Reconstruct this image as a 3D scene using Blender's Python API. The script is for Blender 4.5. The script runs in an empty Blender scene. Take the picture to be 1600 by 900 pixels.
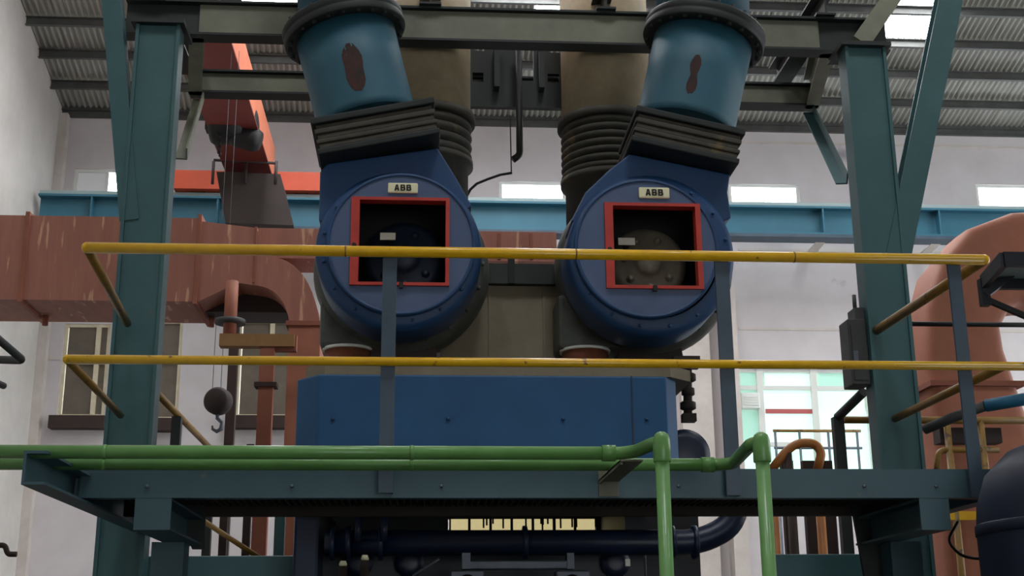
import bpy, math, random
import numpy as np
from mathutils import Vector, Matrix
random.seed(7)
SC = bpy.context.scene
COL = SC.collection
R = math.radians

# ------------------------------------------------------------------ camera
FPX, PITCH, YAW, ROLL = 2000.0, R(15.8), R(4.2), R(-0.48)
EYE = Vector((0.0, 0.0, 1.6))
fw = Vector((math.sin(YAW)*math.cos(PITCH), math.cos(YAW)*math.cos(PITCH), math.sin(PITCH)))
r0 = Vector((math.cos(YAW), -math.sin(YAW), 0.0))
u0 = r0.cross(fw)
rt = r0*math.cos(ROLL) + u0*math.sin(ROLL)
up = -r0*math.sin(ROLL) + u0*math.cos(ROLL)
cam = bpy.data.cameras.new('camera')
cam.sensor_width = 36.0
cam.lens = 36.0*FPX/1600.0
cam.clip_end = 200
camo = bpy.data.objects.new('camera', cam)
COL.objects.link(camo)
M = Matrix((rt, up, -fw)).transposed().to_4x4()
M.translation = EYE
camo.matrix_world = M
SC.camera = camo

# ------------------------------------------------------------------ world, exposure
w = bpy.data.worlds.new('overcast_sky'); SC.world = w
w.use_nodes = True
bg = w.node_tree.nodes['Background']
bg.inputs[0].default_value = (0.93, 0.97, 1.0, 1)
bg.inputs[1].default_value = 3.2
SC.view_settings.view_transform = 'Standard'
SC.view_settings.look = 'None'
SC.view_settings.gamma = 1.0
SC.view_settings.use_curve_mapping = False
SC.view_settings.exposure = 0.22
GLOW = 10.0          # brightness of daylit panes

# ------------------------------------------------------------------ measuring: a picture point at a known distance -> its place in the hall
def at(px, py, Y):
    d = rt*((px-800)/FPX) + up*((450-py)/FPX) + fw
    return EYE + d*(Y/d.y)
def size(n, px, py, Y):
    return (at(px+n, py, Y)-at(px, py, Y)).length

# ------------------------------------------------------------------ materials
def lin(c):
    o = []
    for v in c:
        v /= 255.0
        o.append(v/12.92 if v <= .04045 else ((v+.055)/1.055)**2.4)
    return tuple(o)+(1.0,)
MATS = {}
def mat(name, rgb, rough=.6, metal=0.0, rgb2=None, scale=4.0, amount=.5, bump=0.0, stretch=(1, 1, 1), emit=0.0, spots=None, coat=0.0):
    m = bpy.data.materials.new(name); m.use_nodes = True
    nt = m.node_tree; N = nt.nodes; L = nt.links
    b = N['Principled BSDF']
    b.inputs['Roughness'].default_value = rough
    b.inputs['Metallic'].default_value = metal
    b.inputs['Coat Weight'].default_value = coat
    c = lin(rgb)
    b.inputs['Base Color'].default_value = c
    tc = N.new('ShaderNodeTexCoord'); mp = N.new('ShaderNodeMapping')
    L.new(tc.outputs['Object'], mp.inputs[0]); mp.inputs['Scale'].default_value = stretch
    if rgb2:
        nz = N.new('ShaderNodeTexNoise'); nz.inputs['Scale'].default_value = scale
        nz.inputs['Detail'].default_value = 6; nz.inputs['Roughness'].default_value = .65
        L.new(mp.outputs[0], nz.inputs['Vector'])
        rp = N.new('ShaderNodeValToRGB')
        rp.color_ramp.elements[0].position = .5-.25*(1-amount)-.1
        rp.color_ramp.elements[1].position = .5+.25*(1-amount)+.12
        rp.color_ramp.elements[0].color = lin(rgb2); rp.color_ramp.elements[1].color = c
        L.new(nz.outputs['Fac'], rp.inputs[0])
        out = rp.outputs[0]
        if spots:
            n2 = N.new('ShaderNodeTexNoise'); n2.inputs['Scale'].default_value = spots[1]; n2.inputs['Detail'].default_value = 4
            L.new(mp.outputs[0], n2.inputs['Vector'])
            r2 = N.new('ShaderNodeValToRGB'); r2.color_ramp.elements[0].position = spots[2]; r2.color_ramp.elements[1].position = spots[2]+.06
            L.new(n2.outputs['Fac'], r2.inputs[0])
            mx = N.new('ShaderNodeMix'); mx.data_type = 'RGBA'
            L.new(r2.outputs[0], mx.inputs[0]); L.new(out, mx.inputs[6]); mx.inputs[7].default_value = lin(spots[0])
            out = mx.outputs[2]
        L.new(out, b.inputs['Base Color'])
        if bump:
            bp = N.new('ShaderNodeBump'); bp.inputs['Strength'].default_value = bump; bp.inputs['Distance'].default_value = .01
            L.new(nz.outputs['Fac'], bp.inputs['Height']); L.new(bp.outputs[0], b.inputs['Normal'])
    if emit:
        b.inputs['Emission Color'].default_value = c
        b.inputs['Emission Strength'].default_value = emit
    MATS[name] = m
    return m
mat('whitewash', (214, 209, 210), .9, rgb2=(194, 187, 188), scale=1.1, amount=.2, bump=.25, spots=((150, 146, 152), .9, .68))
mat('whitewash_side', (214, 211, 205), .9, rgb2=(188, 184, 178), scale=1.3, amount=.2, bump=.25)
mat('pillar_white', (214, 206, 200), .85, rgb2=(186, 176, 168), scale=2.2, amount=.3)
mat('concrete', (62, 60, 56), .85, rgb2=(44, 42, 40), scale=1.5, bump=.3)
mat('roof_sheet', (168, 168, 160), .65, .1, rgb2=(118, 116, 108), scale=.9, amount=.3)
mat('purlin_steel', (96, 98, 96), .6, .2, rgb2=(70, 70, 68), scale=3)
mat('pane_day', (240, 246, 255), .4, emit=GLOW)
mat('pane_roof', (250, 252, 255), .4, emit=GLOW*1.6)
mat('pane_grey', (196, 196, 198), .4, emit=.18)
mat('pane_mint', (206, 240, 228), .2, emit=.62)
mat('pane_mint_deep', (172, 218, 202), .2, emit=.42)
mat('pane_dusty', (116, 106, 92), .5, rgb2=(92, 84, 74), scale=2.5)
mat('cream_glow', (232, 216, 160), .5, rgb2=(190, 172, 110), scale=30, amount=.5, emit=.55)  # cream panel colour with glow added to keep it bright
mat('frame_cream', (226, 217, 190), .7, rgb2=(198, 187, 158), scale=5)
mat('frame_white', (226, 228, 222), .6)
mat('sill_brown', (62, 44, 38), .8, rgb2=(44, 32, 28), scale=5)
mat('column_teal', (66, 104, 106), .5, rgb2=(50, 84, 88), scale=2.4, amount=.3, bump=.08, spots=((84, 92, 84), 7, .70))
mat('beam_teal', (68, 98, 108), .5, rgb2=(54, 80, 88), scale=3.2, amount=.3, bump=.08, spots=((96, 104, 98), 9, .70))
mat('beam_dark', (38, 46, 44), .6, rgb2=(26, 32, 32), scale=3)
mat('beam_olive', (132, 132, 112), .6, rgb2=(98, 100, 86), scale=2.4, bump=.1)
mat('post_slate', (70, 88, 104), .5, rgb2=(54, 70, 84), scale=4)
mat('yellow_paint', (240, 190, 16), .32, rgb2=(214, 162, 12), scale=6, amount=.4, spots=((112, 70, 14), 14, .67), coat=.2)
mat('yellow_dull', (150, 112, 34), .5, rgb2=(112, 82, 28), scale=7, spots=((74, 52, 22), 12, .62))
mat('green_paint', (108, 162, 90), .4, rgb2=(90, 140, 70), scale=5, amount=.4, spots=((104, 84, 58), 10, .69), coat=.15)
mat('engine_blue', (16, 84, 132), .6, rgb2=(12, 70, 112), scale=2, amount=.35, bump=.05)
mat('turbo_blue', (28, 72, 118), .5, rgb2=(19, 54, 94), scale=2.2, amount=.35, bump=.05)
mat('plate_blue', (92, 108, 140), .38, .25, rgb2=(72, 90, 122), scale=2, amount=.3)
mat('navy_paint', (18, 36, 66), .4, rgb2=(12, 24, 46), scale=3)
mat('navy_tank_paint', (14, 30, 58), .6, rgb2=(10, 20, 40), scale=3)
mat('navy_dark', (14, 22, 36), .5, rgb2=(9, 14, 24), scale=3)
mat('frame_red', (198, 62, 48), .5, rgb2=(166, 44, 36), scale=6)
mat('interior_black', (16, 18, 20), .7)
mat('cast_grey', (128, 122, 108), .5, .3, rgb2=(88, 84, 74), scale=6, amount=.5)
mat('cast_navy', (24, 42, 62), .5, .2, rgb2=(14, 26, 40), scale=6)
mat('cast_grime', (106, 110, 104), .65, .1, rgb2=(60, 62, 56), scale=3, amount=.5, bump=.15)
mat('paper_label', (214, 214, 200), .7)
mat('plate_cream', (226, 222, 184), .5)
mat('ink_black', (24, 22, 20), .7)
mat('duct_teal', (42, 94, 112), .55, rgb2=(32, 78, 94), scale=2.4, amount=.35, bump=.06)
mat('rust_dark', (74, 44, 40), .9, rgb2=(40, 38, 36), scale=14, amount=.7)
mat('grime', (78, 73, 62), .8, rgb2=(48, 48, 44), scale=6, amount=.5, bump=.3, spots=((98, 84, 58), 5, .62))
mat('flange_dark', (34, 40, 40), .6, .2, rgb2=(22, 26, 27), scale=5)
mat('exhaust_tan', (190, 172, 140), .75, .1, rgb2=(134, 116, 90), scale=2.6, amount=.4, bump=.2, spots=((158, 148, 124), 3.2, .64))
mat('beige_lagging', (146, 136, 116), .85, rgb2=(112, 102, 84), scale=2, amount=.3, bump=.15)
mat('pipe_rust', (136, 78, 52), .8, rgb2=(98, 54, 38), scale=8, bump=.2)
mat('duct_terracotta', (172, 114, 96), .65, rgb2=(148, 94, 80), scale=1.6, amount=.3, stretch=(7, 2, .8), bump=.1, spots=((204, 158, 128), 2.0, .62))
mat('duct_terracotta_plain', (182, 116, 90), .65, rgb2=(152, 92, 70), scale=2, amount=.25)
mat('duct_brown', (156, 94, 72), .7, rgb2=(128, 72, 54), scale=2)
mat('timber_tan', (160, 120, 74), .75, rgb2=(132, 94, 58), scale=5)
mat('crane_blue', (56, 114, 134), .5, rgb2=(44, 98, 118), scale=1.2, amount=.25)
mat('crane_grey', (150, 168, 168), .6)
mat('crane_red', (214, 92, 58), .5, rgb2=(190, 74, 46), scale=1.2)
mat('crane_red_shaded', (128, 50, 38), .6, rgb2=(104, 40, 32), scale=1.2)  # crane red with the shade of the girder underside painted in
mat('crane_red_lit', (230, 138, 106), .5, rgb2=(206, 112, 82), scale=1.2)  # crane red with the light on the girder side painted in
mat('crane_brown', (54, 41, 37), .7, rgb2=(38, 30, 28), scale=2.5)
mat('black_iron', (26, 26, 26), .6, .2)
mat('cable_black', (24, 24, 24), .7)
mat('steel_grey', (112, 118, 128), .5, .4, rgb2=(84, 90, 100), scale=5)
mat('box_grey', (64, 66, 66), .6, rgb2=(48, 50, 50), scale=4)
mat('orange_hose', (190, 120, 50), .5, rgb2=(160, 96, 40), scale=6)
mat('pipe_blue', (46, 116, 150), .45, rgb2=(34, 92, 122), scale=5)
mat('grating_steel', (66, 58, 50), .75, .1, rgb2=(48, 42, 36), scale=6)
mat('ac_white', (232, 236, 232), .5)
mat('sign_red', (190, 96, 96), .6)

# ------------------------------------------------------------------ mesh building
def sec_rect(a, b): return [(-a/2, -b/2), (a/2, -b/2), (a/2, b/2), (-a/2, b/2)]
def sec_i(w_, h, tf=.015, tw=.012):
    a, b, c = w_/2, h/2, tw/2
    return [(-a, -b), (a, -b), (a, -b+tf), (c, -b+tf), (c, b-tf), (a, b-tf), (a, b), (-a, b), (-a, b-tf), (-c, b-tf), (-c, -b+tf), (-a, -b+tf)]
def sec_c(w_, h, t=.012):       # channel, back at -x, open to +x
    a, b = w_/2, h/2
    return [(-a, -b), (a, -b), (a, -b+t), (-a+t, -b+t), (-a+t, b-t), (a, b-t), (a, b), (-a, b)]
def sec_l(w_, h, t=.01):
    a, b = w_/2, h/2
    return [(-a, -b), (a, -b), (a, -b+t), (-a+t, -b+t), (-a+t, b), (-a, b)]

class MB:
    def __init__(s): s.v = []; s.f = []; s.sm = []
    def add(s, vs, fs, smooth=False):
        n = len(s.v); s.v += [Vector(v) for v in vs]
        for f in fs: s.f.append([i+n for i in f]); s.sm.append(smooth)
        return s
    def box(s, x0, x1, y0, y1, z0, z1):
        vs = [(x, y, z) for x in (x0, x1) for y in (y0, y1) for z in (z0, z1)]
        return s.add(vs, [(0, 1, 3, 2), (4, 6, 7, 5), (0, 4, 5, 1), (2, 3, 7, 6), (0, 2, 6, 4), (1, 5, 7, 3)])
    def obox(s, c, ax, ay, az, hx, hy, hz):
        c = Vector(c); vs = [c+ax*(i*hx)+ay*(j*hy)+az*(k*hz) for i in (-1, 1) for j in (-1, 1) for k in (-1, 1)]
        return s.add(vs, [(0, 1, 3, 2), (4, 6, 7, 5), (0, 4, 5, 1), (2, 3, 7, 6), (0, 2, 6, 4), (1, 5, 7, 3)])
    def beam(s, p0, p1, sec, upv=(0, 0, 1)):     # sweep a section along a straight line; section x = dir x up, section y = up
        p0, p1 = Vector(p0), Vector(p1); d = (p1-p0).normalized(); u = Vector(upv)
        u = (u-d*u.dot(d)).normalized(); r = d.cross(u); n = len(sec)
        vs = [p+r*a+u*b for p in (p0, p1) for a, b in sec]
        fs = [tuple(range(n))[::-1], tuple(range(n, 2*n))] + [(i, (i+1) % n, n+(i+1) % n, n+i) for i in range(n)]
        return s.add(vs, fs)
    def prism(s, pts, vec):                     # polygon pts pushed along vec
        n = len(pts); pts = [Vector(p) for p in pts]; vec = Vector(vec)
        vs = pts+[p+vec for p in pts]
        return s.add(vs, [tuple(range(n))[::-1], tuple(range(n, 2*n))] + [(i, (i+1) % n, n+(i+1) % n, n+i) for i in range(n)])
    def tube(s, pts, r, n=12, bend=0.0, caps=True):
        pts = [Vector(p) for p in pts]
        if bend and len(pts) > 2:
            out = [pts[0]]
            for i in range(1, len(pts)-1):
                a, b, c = pts[i-1], pts[i], pts[i+1]
                k = min(bend, (a-b).length*.49, (c-b).length*.49)
                q0 = b+(a-b).normalized()*k; q1 = b+(c-b).normalized()*k
                for j in range(7):
                    t = j/6; out.append(q0*(1-t)**2+b*2*t*(1-t)+q1*t*t)
            out.append(pts[-1]); pts = out
        m = len(pts); vs = []; nrm = None
        for i, p in enumerate(pts):
            t = (pts[min(i+1, m-1)]-pts[max(i-1, 0)]).normalized()
            if nrm is None:
                nrm = t.cross(Vector((0, 0, 1)));
                if nrm.length < .05: nrm = t.cross(Vector((1, 0, 0)))
            nrm = (nrm-t*nrm.dot(t)).normalized(); bn = t.cross(nrm)
            rr = r[i] if isinstance(r, (list, tuple)) else r
            vs += [p+nrm*(rr*math.cos(2*math.pi*k/n))+bn*(rr*math.sin(2*math.pi*k/n)) for k in range(n)]
        fs = [(i*n+k, i*n+(k+1) % n, (i+1)*n+(k+1) % n, (i+1)*n+k) for i in range(m-1) for k in range(n)]
        s.add(vs, fs, True)
        if caps:
            s.add(vs[:n], [tuple(range(n))[::-1]]); s.add(vs[-n:], [tuple(range(n))])
        return s
    def lathe(s, prof, org, axis, n=48, smooth=True, cap0=True):   # prof: (radius, distance along axis)
        org = Vector(org); a = Vector(axis).normalized()
        e = a.cross(Vector((0, 0, 1)));
        if e.length < .05: e = a.cross(Vector((1, 0, 0)))
        e.normalize(); g = a.cross(e); vs = []
        for r, h in prof:
            vs += [org+a*h+e*(r*math.cos(2*math.pi*k/n))+g*(r*math.sin(2*math.pi*k/n)) for k in range(n)]
        fs = [(i*n+k, i*n+(k+1) % n, (i+1)*n+(k+1) % n, (i+1)*n+k) for i in range(len(prof)-1) for k in range(n)]
        s.add(vs, fs, smooth)
        for idx, rev in ((0, True), (len(prof)-1, False)):
            if prof[idx][0] > 1e-4 and prof[0] != prof[-1] and (cap0 or idx):
                q = vs[idx*n:(idx+1)*n]; s.add(q, [tuple(range(n))[::-1] if rev else tuple(range(n))])
        return s
    def ball(s, c, r, n=14, sq=(1, 1, 1)):
        c = Vector(c); vs = []; m = n//2
        for i in range(m+1):
            th = math.pi*i/m
            vs += [c+Vector((r*sq[0]*math.sin(th)*math.cos(2*math.pi*k/n), r*sq[1]*math.sin(th)*math.sin(2*math.pi*k/n), r*sq[2]*math.cos(th))) for k in range(n)]
        return s.add(vs, [(i*n+k, i*n+(k+1) % n, (i+1)*n+(k+1) % n, (i+1)*n+k) for i in range(m) for k in range(n)], True)
    def mesh(s, name, off, bev=0):
        me = bpy.data.meshes.new(name)
        me.from_pydata([v-off for v in s.v], [], s.f)
        me.polygons.foreach_set('use_smooth', s.sm)
        import bmesh
        bm = bmesh.new(); bm.from_mesh(me)
        bmesh.ops.remove_doubles(bm, verts=bm.verts, dist=1e-5)
        bmesh.ops.recalc_face_normals(bm, faces=bm.faces)
        bm.to_mesh(me); bm.free()
        return me
def base_of(o):
    while o is not None:
        if 'off' in OFF.get(o.name, {}): return OFF[o.name]['off']
        o = o.parent
    return Vector((0, 0, 0))
OFF = {}
def build(mb, name, m, parent=None, label=None, cat=None, group=None, kind=None, bevel=0):
    if parent is not None:
        off = base_of(parent)
    else:
        xs = [v.x for v in mb.v]; ys = [v.y for v in mb.v]; zs = [v.z for v in mb.v]
        off = Vector(((min(xs)+max(xs))/2, (min(ys)+max(ys))/2, min(zs)))
    me = mb.mesh(name, off)
    me.materials.append(MATS[m])
    o = bpy.data.objects.new(name, me); COL.objects.link(o)
    if parent is not None: o.parent = parent
    else:
        o.location = off; OFF[o.name] = {'off': off}
    if bevel:
        md = o.modifiers.new('edge', 'BEVEL'); md.width = bevel; md.segments = 2; md.limit_method = 'ANGLE'
    tag(o, label, cat, group, kind)
    return o
def tag(o, label=None, cat=None, group=None, kind=None):
    if label: o['label'] = label
    if cat: o['category'] = cat
    if group: o['group'] = group
    if kind: o['kind'] = kind
def thing(name, loc, label, cat, group=None, kind=None):
    o = bpy.data.objects.new(name, None); COL.objects.link(o); o.location = loc; o.empty_display_size = .1
    OFF[o.name] = {'off': Vector(loc)}
    tag(o, label, cat, group, kind)
    return o
def copies(o, parent, places):      # alike pieces that share one mesh
    for p in places:
        c = o.copy(); COL.objects.link(c); c.parent = parent; c.location = p

# ================================================================== SETTING
WY = 20.0                                            # back wall
XL = at(95, 200, WY).x                               # left wall plane
XR = 15.0
ZT = at(800, 188, WY).z                              # top of back wall
SL = .245                                            # roof pitch
YR = 7.0                                             # ridge
build(MB().box(XL-.3, XR, -7, WY+.3, -.2, 0), 'floor', 'concrete', kind='structure', label='bare grey concrete floor of the engine hall')

def rect(px0, px1, py0, py1, Y):                     # picture rectangle -> x0,x1,z0,z1 on a plane Y
    a = at((px0+px1)/2, py1, Y); b = at((px0+px1)/2, py0, Y); yc = (py0+py1)/2
    return at(px0, yc, Y).x, at(px1, yc, Y).x, a.z, b.z
HOLES = {
 'window_1': rect(780, 884, 284, 350, WY), 'window_2': rect(1140, 1250, 288, 350, WY), 'window_3': rect(1398, 1436, 293, 350, WY),
 'window_4': rect(1528, 1640, 289, 358, WY), 'window_5': rect(114, 190, 264, 330, WY),
 'window_6': rect(95, 168, 506, 652, WY), 'window_7': rect(222, 282, 500, 656, WY), 'window_8': rect(370, 464, 500, 652, WY),
 'office': rect(1155, 1500, 577, 790, WY)}
def wall_cells(mb, x0, x1, z0, z1, y0, y1, holes):
    xs = sorted({x0, x1}|{h[0] for h in holes}|{h[1] for h in holes}); zs = sorted({z0, z1}|{h[2] for h in holes}|{h[3] for h in holes})
    xs = [x for x in xs if x0 <= x <= x1]
    for i in range(len(xs)-1):
        for j in range(len(zs)-1):
            cx, cz = (xs[i]+xs[i+1])/2, (zs[j]+zs[j+1])/2
            if any(h[0] < cx < h[1] and h[2] < cz < h[3] for h in holes): continue
            mb.box(xs[i], xs[i+1], y0, y1, zs[j], zs[j+1])
    return mb
wb = build(wall_cells(MB(), XL-.3, XR, 0, ZT, WY, WY+.3, list(HOLES.values())), 'wall_back', 'whitewash', kind='structure', label='whitewashed back wall of the hall with daylit windows')
# horizontal plaster joints and pilasters standing proud of the back wall
for py, xa, xb in ((515, 1154, 1600), (392, 1154, 1600), (560, 20, 95), (225, 1150, 1600)):
    z = at(1300 if xa > 900 else 60, py, WY).z
    build(MB().box(at(xa, py, WY).x, at(xb, py, WY).x, WY-.012, WY+.01, z-.02, z+.02), 'plaster_joint', 'pillar_white', wb)
p0, p1 = at(1131, 560, WY-.3).x, at(1154, 560, WY-.3).x
build(MB().box(p0, p1, WY-.3, WY, 0, at(1140, 450, WY-.3).z), 'trim_1', 'pillar_white', kind='structure', label='narrow white pilaster beside the glazed office')
p0, p1 = at(1064, 600, WY-.2).x, at(1112, 600, WY-.2).x
build(MB().box(p0, p1, WY-.2, WY, 0, at(1090, 470, WY-.2).z), 'trim_2', 'pillar_white', kind='structure', label='wide off-white pilaster right of the engine')
build(MB().box(XL-.3, XL, -7, WY, 0, 16), 'wall_left', 'whitewash_side', kind='structure', label='whitewashed side wall at the left edge')
build(MB().box(XL, XL+.14, WY-.16, WY, 0, ZT-.1), 'trim_3', 'pillar_white', kind='structure', label='white corner pier between side and back wall')

def wall_cells_x(mb, y0, y1, z0, z1, x0, x1, hole):
    for a, b, c, d in ((y0, hole[0], z0, z1), (hole[1], y1, z0, z1), (hole[0], hole[1], z0, hole[2]), (hole[0], hole[1], hole[3], z1)):
        if b-a > .01 and d-c > .01: mb.box(x0, x1, a, b, c, d)
    return mb
build(wall_cells_x(MB(), -7, WY+.3, 0, 13.4, XR, XR+.3, (6.0, 19.0, 0.0, 9.0)), 'unseen_wall_right', 'whitewash_side', kind='structure', label='unseen side wall added with a tall opening to light the back wall')  # unseen wall, opening added to throw light on the back wall
build(wall_cells(MB(), XL, XR, 0, 11.5, -7.3, -7.0, [(1.0, 6.0, 0, 4.0)]), 'unseen_wall_front', 'whitewash_side', kind='structure', label='unseen wall added behind the viewpoint to limit light, with a wide opening')  # unseen wall added to darken the foreground, opening sized for the light

# roof: corrugated sheets between purlins
roofz = lambda y: ZT + SL*(WY-y)
ceil = thing('ceiling', (0, 0, 0), 'grey corrugated sheet roof on steel purlins', None, kind='structure')
STEP = .73; SW = .9; NR = 8; X0 = at(1380, 45, 17.5).x-15*.9
def sheet_mesh():
    mb = MB(); n = 40
    vs = []; fs = []
    for j, y in enumerate((0, -STEP-.04)):
        for i in range(n+1):
            vs.append((SW*i/n, y, -SL*y + .022*math.cos(2*math.pi*i/4.0)))
    for i in range(n): fs.append((i, i+1, n+2+i, n+1+i))
    mb.add(vs, fs, True); return mb.mesh('roof_sheet', Vector((0, 0, 0)))
sm = sheet_mesh(); sm.materials.append(MATS['roof_sheet'])
sk = sheet_mesh(); sk.name = 'skylight_and_fill_sheet'; sk.materials.append(MATS['pane_roof'])
def roof_hit(px, py):
    d = at(px, py, 1)-EYE; t = (ZT+SL*WY-EYE.z)/(d.z+SL*d.y); return EYE+d*t
SKY = set()
for px, py in ((1425, 40), (1425, 5), (842, 8), (842, -25), (432, -8), (432, -45)):
    h = roof_hit(px, py); r1 = int((WY-h.y)//STEP)
    for k in range(r1, NR): SKY.add((int((h.x-X0)//SW), k))      # seen strips continued out of view as added light
ncol = int((XR-X0)//SW)+1
for r_ in range(NR):
    for c_ in range(ncol):
        s = (c_, r_) in SKY
        o = bpy.data.objects.new('skylight_and_fill_sheet' if s else 'roof_sheet', sk if s else sm); COL.objects.link(o); o.parent = ceil
        o.location = (X0+c_*SW, WY-r_*STEP, ZT+SL*STEP*r_+.05)
        if s: o['label'] = 'bright translucent skylight sheet'
yb = WY-NR*STEP
up_ = MB()
vs = [(XL, yb, roofz(yb)+.06), (XR, yb, roofz(yb)+.06), (XR, YR, roofz(YR)+.06), (XL, YR, roofz(YR)+.06)]
up_.add(vs, [(0, 1, 2, 3)])
vs = [(XL, YR, roofz(YR)+.06), (XR, YR, roofz(YR)+.06), (XR, -7, roofz(YR)-SL*14), (XL, -7, roofz(YR)-SL*14)]
up_.add(vs, [(0, 1, 2, 3)])
build(up_, 'upper_roof', 'roof_sheet', ceil)
for c_ in sorted({c for c, r in SKY}):                  # glowing strips added over the unseen roof to light the hall
    xa_ = X0+c_*SW
    for ya, yb_ in ((13.6, 11.0), (3.6, 1.6)):
        za, zb__ = [roofz(y) if y > YR else roofz(YR)+(YR-y)*(-SL*14-.06)/(YR+7) for y in (ya, yb_)]
        build(MB().prism([(xa_, ya, za+.03), (xa_+SW, ya, za+.03), (xa_+SW, yb_, zb__+.03), (xa_, yb_, zb__+.03)], (0, 0, .015)), 'skylight_and_fill_sheet', 'pane_roof', ceil)
build(MB().box(XL, XR, WY-.05, WY+.3, ZT, ZT+.16), 'eave_board', 'purlin_steel', ceil)
for k in range(NR+1):
    y = WY-k*STEP-.03
    o = build(MB().beam((XL, y, roofz(y)-.06), (XR, y, roofz(y)-.06), sec_c(.06, .14, .008)), 'purlin', 'purlin_steel', ceil)

# windows
def window(n, Y, style, label):
    x0, x1, z0, z1 = HOLES[n]
    t = thing(n, ((x0+x1)/2, Y, z0), label, None, kind='structure')
    fr = .05
    fm = {'day': 'frame_white', 'split': 'frame_white', 'cream': 'frame_cream'}[style]
    m = MB().box(x0, x1, Y+.02, Y+.12, z0, z0+fr).box(x0, x1, Y+.02, Y+.12, z1-fr, z1).box(x0, x0+fr, Y+.02, Y+.12, z0+fr, z1-fr).box(x1-fr, x1, Y+.02, Y+.12, z0+fr, z1-fr)
    build(m, 'window_frame', fm, t)
    if style == 'day':
        nx = max(1, round((x1-x0)/.55))
        for i in range(nx):
            a, b = x0+fr+(x1-x0-2*fr)*i/nx, x0+fr+(x1-x0-2*fr)*(i+1)/nx
            build(MB().box(a+.008, b-.008, Y+.06, Y+.075, z0+fr, z1-fr), 'pane', 'pane_day', t)
    elif style == 'split':
        xm = x0+(x1-x0)*.68
        build(MB().box(x0+fr, xm-.02, Y+.06, Y+.075, z0+fr, z1-fr), 'pane', 'pane_grey', t)
        build(MB().box(xm+.02, x1-fr, Y+.06, Y+.075, z0+fr, z1-fr), 'pane', 'pane_day', t)
        build(MB().box(xm-.02, xm+.02, Y+.03, Y+.11, z0+fr, z1-fr), 'mullion', fm, t)
    else:
        zm = z0+(z1-z0)*.60
        build(MB().box(x0+fr, x1-fr, Y+.0, Y+.12, zm-.05, zm+.03), 'transom', fm, t)
        xs = [x0+fr, x1-fr] if n == 'window_7' else [x0+fr, x0+(x1-x0)*.56, x1-fr]
        if n == 'window_6': xs = [x0+fr, x0+(x1-x0)*.74, x1-fr]
        for i in range(len(xs)-1):
            build(MB().box(xs[i]+.01, xs[i+1]-.01, Y+.06, Y+.075, z0+fr, zm-.05), 'pane', 'pane_dusty', t)
            build(MB().box(xs[i]+.01, xs[i+1]-.01, Y+.06, Y+.075, zm+.03, z1-fr), 'pane', 'pane_dusty', t)
            if i: build(MB().box(xs[i]-.035, xs[i]+.035, Y+.01, Y+.12, z0+fr, z1-fr), 'mullion', fm, t)
        build(MB().box(x0-.06, x1+.06, Y-.22, Y+.05, z0-.20, z0-.005), 'window_sill', 'sill_brown', t)
window('window_1', WY, 'day', 'bright daylit window between the two turbochargers')
window('window_2', WY, 'day', 'bright daylit window right of the right-hand turbocharger')
window('window_3', WY, 'day', 'small slice of bright window in the fork of the right column')
window('window_4', WY, 'day', 'bright daylit window at the right edge above the terracotta duct')
window('window_5', WY, 'split', 'high window with grey and bright pane by the side wall')
window('window_6', WY, 'cream', 'cream framed dusty window left of the left column')
window('window_7', WY, 'cream', 'cream framed dusty window half hidden by the left column')
window('window_8', WY, 'cream', 'cream framed dusty window behind the duct stanchion')

# glazed office set in the back wall
x0, x1, z0, z1 = HOLES['office']
of = thing('glazed_office', ((x0+x1)/2, WY, z0), 'brightly lit control office behind white framed mint glazing in the back wall', 'office')
build(MB().box(x0, x1, WY+1.6, WY+1.7, z0, z1), 'back_panel', 'pane_mint', of)
build(MB().box(x0, x1, WY+.0, WY+1.7, z0-.05, z0), 'office_floor', 'frame_white', of)
build(MB().box(x0, x1, WY+.3, WY+1.7, z1, z1+.05), 'office_ceiling', 'frame_white', of)
build(MB().box(x0-.05, x0, WY+.3, WY+1.7, z0, z1), 'side_panel', 'frame_white', of)
for pxa, pxb, pya, pyb, mt in ((1158, 1188, 580, 612, 'pane_mint_deep'), (1158, 1188, 640, 690, 'pane_mint_deep'), (1197, 1272, 607, 690, 'pane_mint'), (1197, 1272, 582, 602, 'pane_mint'),
                               (1282, 1360, 582, 604, 'pane_mint_deep'), (1282, 1360, 642, 735, 'pane_mint'), (1366, 1470, 582, 735, 'pane_mint'), (1158, 1188, 694, 735, 'pane_mint')):
    a, b, c, d = rect(pxa, pxb, pya, pyb, WY)
    build(MB().box(a, b, WY+.08, WY+.09, c, d), 'glass_pane', mt, of)
for px in (1156, 1192, 1277, 1363, 1475):
    x = at(px, 660, WY).x
    build(MB().box(x-.05, x+.05, WY+.03, WY+.15, z0, z1), 'mullion', 'frame_white', of)
for py, pa, pb in ((577, 1155, 1500), (604, 1155, 1500), (692, 1155, 1280), (738, 1155, 1500)):
    z = at(1230, py, WY).z
    build(MB().box(at(pa, py, WY).x, at(pb, py, WY).x, WY+.04, WY+.14, z-.045, z+.02), 'transom', 'frame_white', of)
a, b, c, d = rect(1198, 1271, 638, 645, WY)
build(MB().box(a, b, WY+.06, WY+.078, c, d), 'red_sign_strip', 'sign_red', of)
a, b, c, d = rect(1200, 1245, 616, 629, WY)
build(MB().box(a, b, WY+.3, WY+.5, c, d), 'ceiling_duct', 'pane_grey', of)
a, b, c, d = rect(1157, 1187, 614, 639, WY)
ac = thing('air_conditioner', ((a+b)/2, WY, c), 'white air conditioner unit in the office glazing', 'air conditioner')
build(MB().box(a, b, WY-.05, WY+.25, c, d), 'casing', 'ac_white', ac, bevel=.02)
for i in range(4):
    z = c+(d-c)*(.2+.16*i); build(MB().box(a+.04, b-.04, WY-.062, WY-.05, z, z+.02), 'louvre', 'frame_white', ac)
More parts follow.
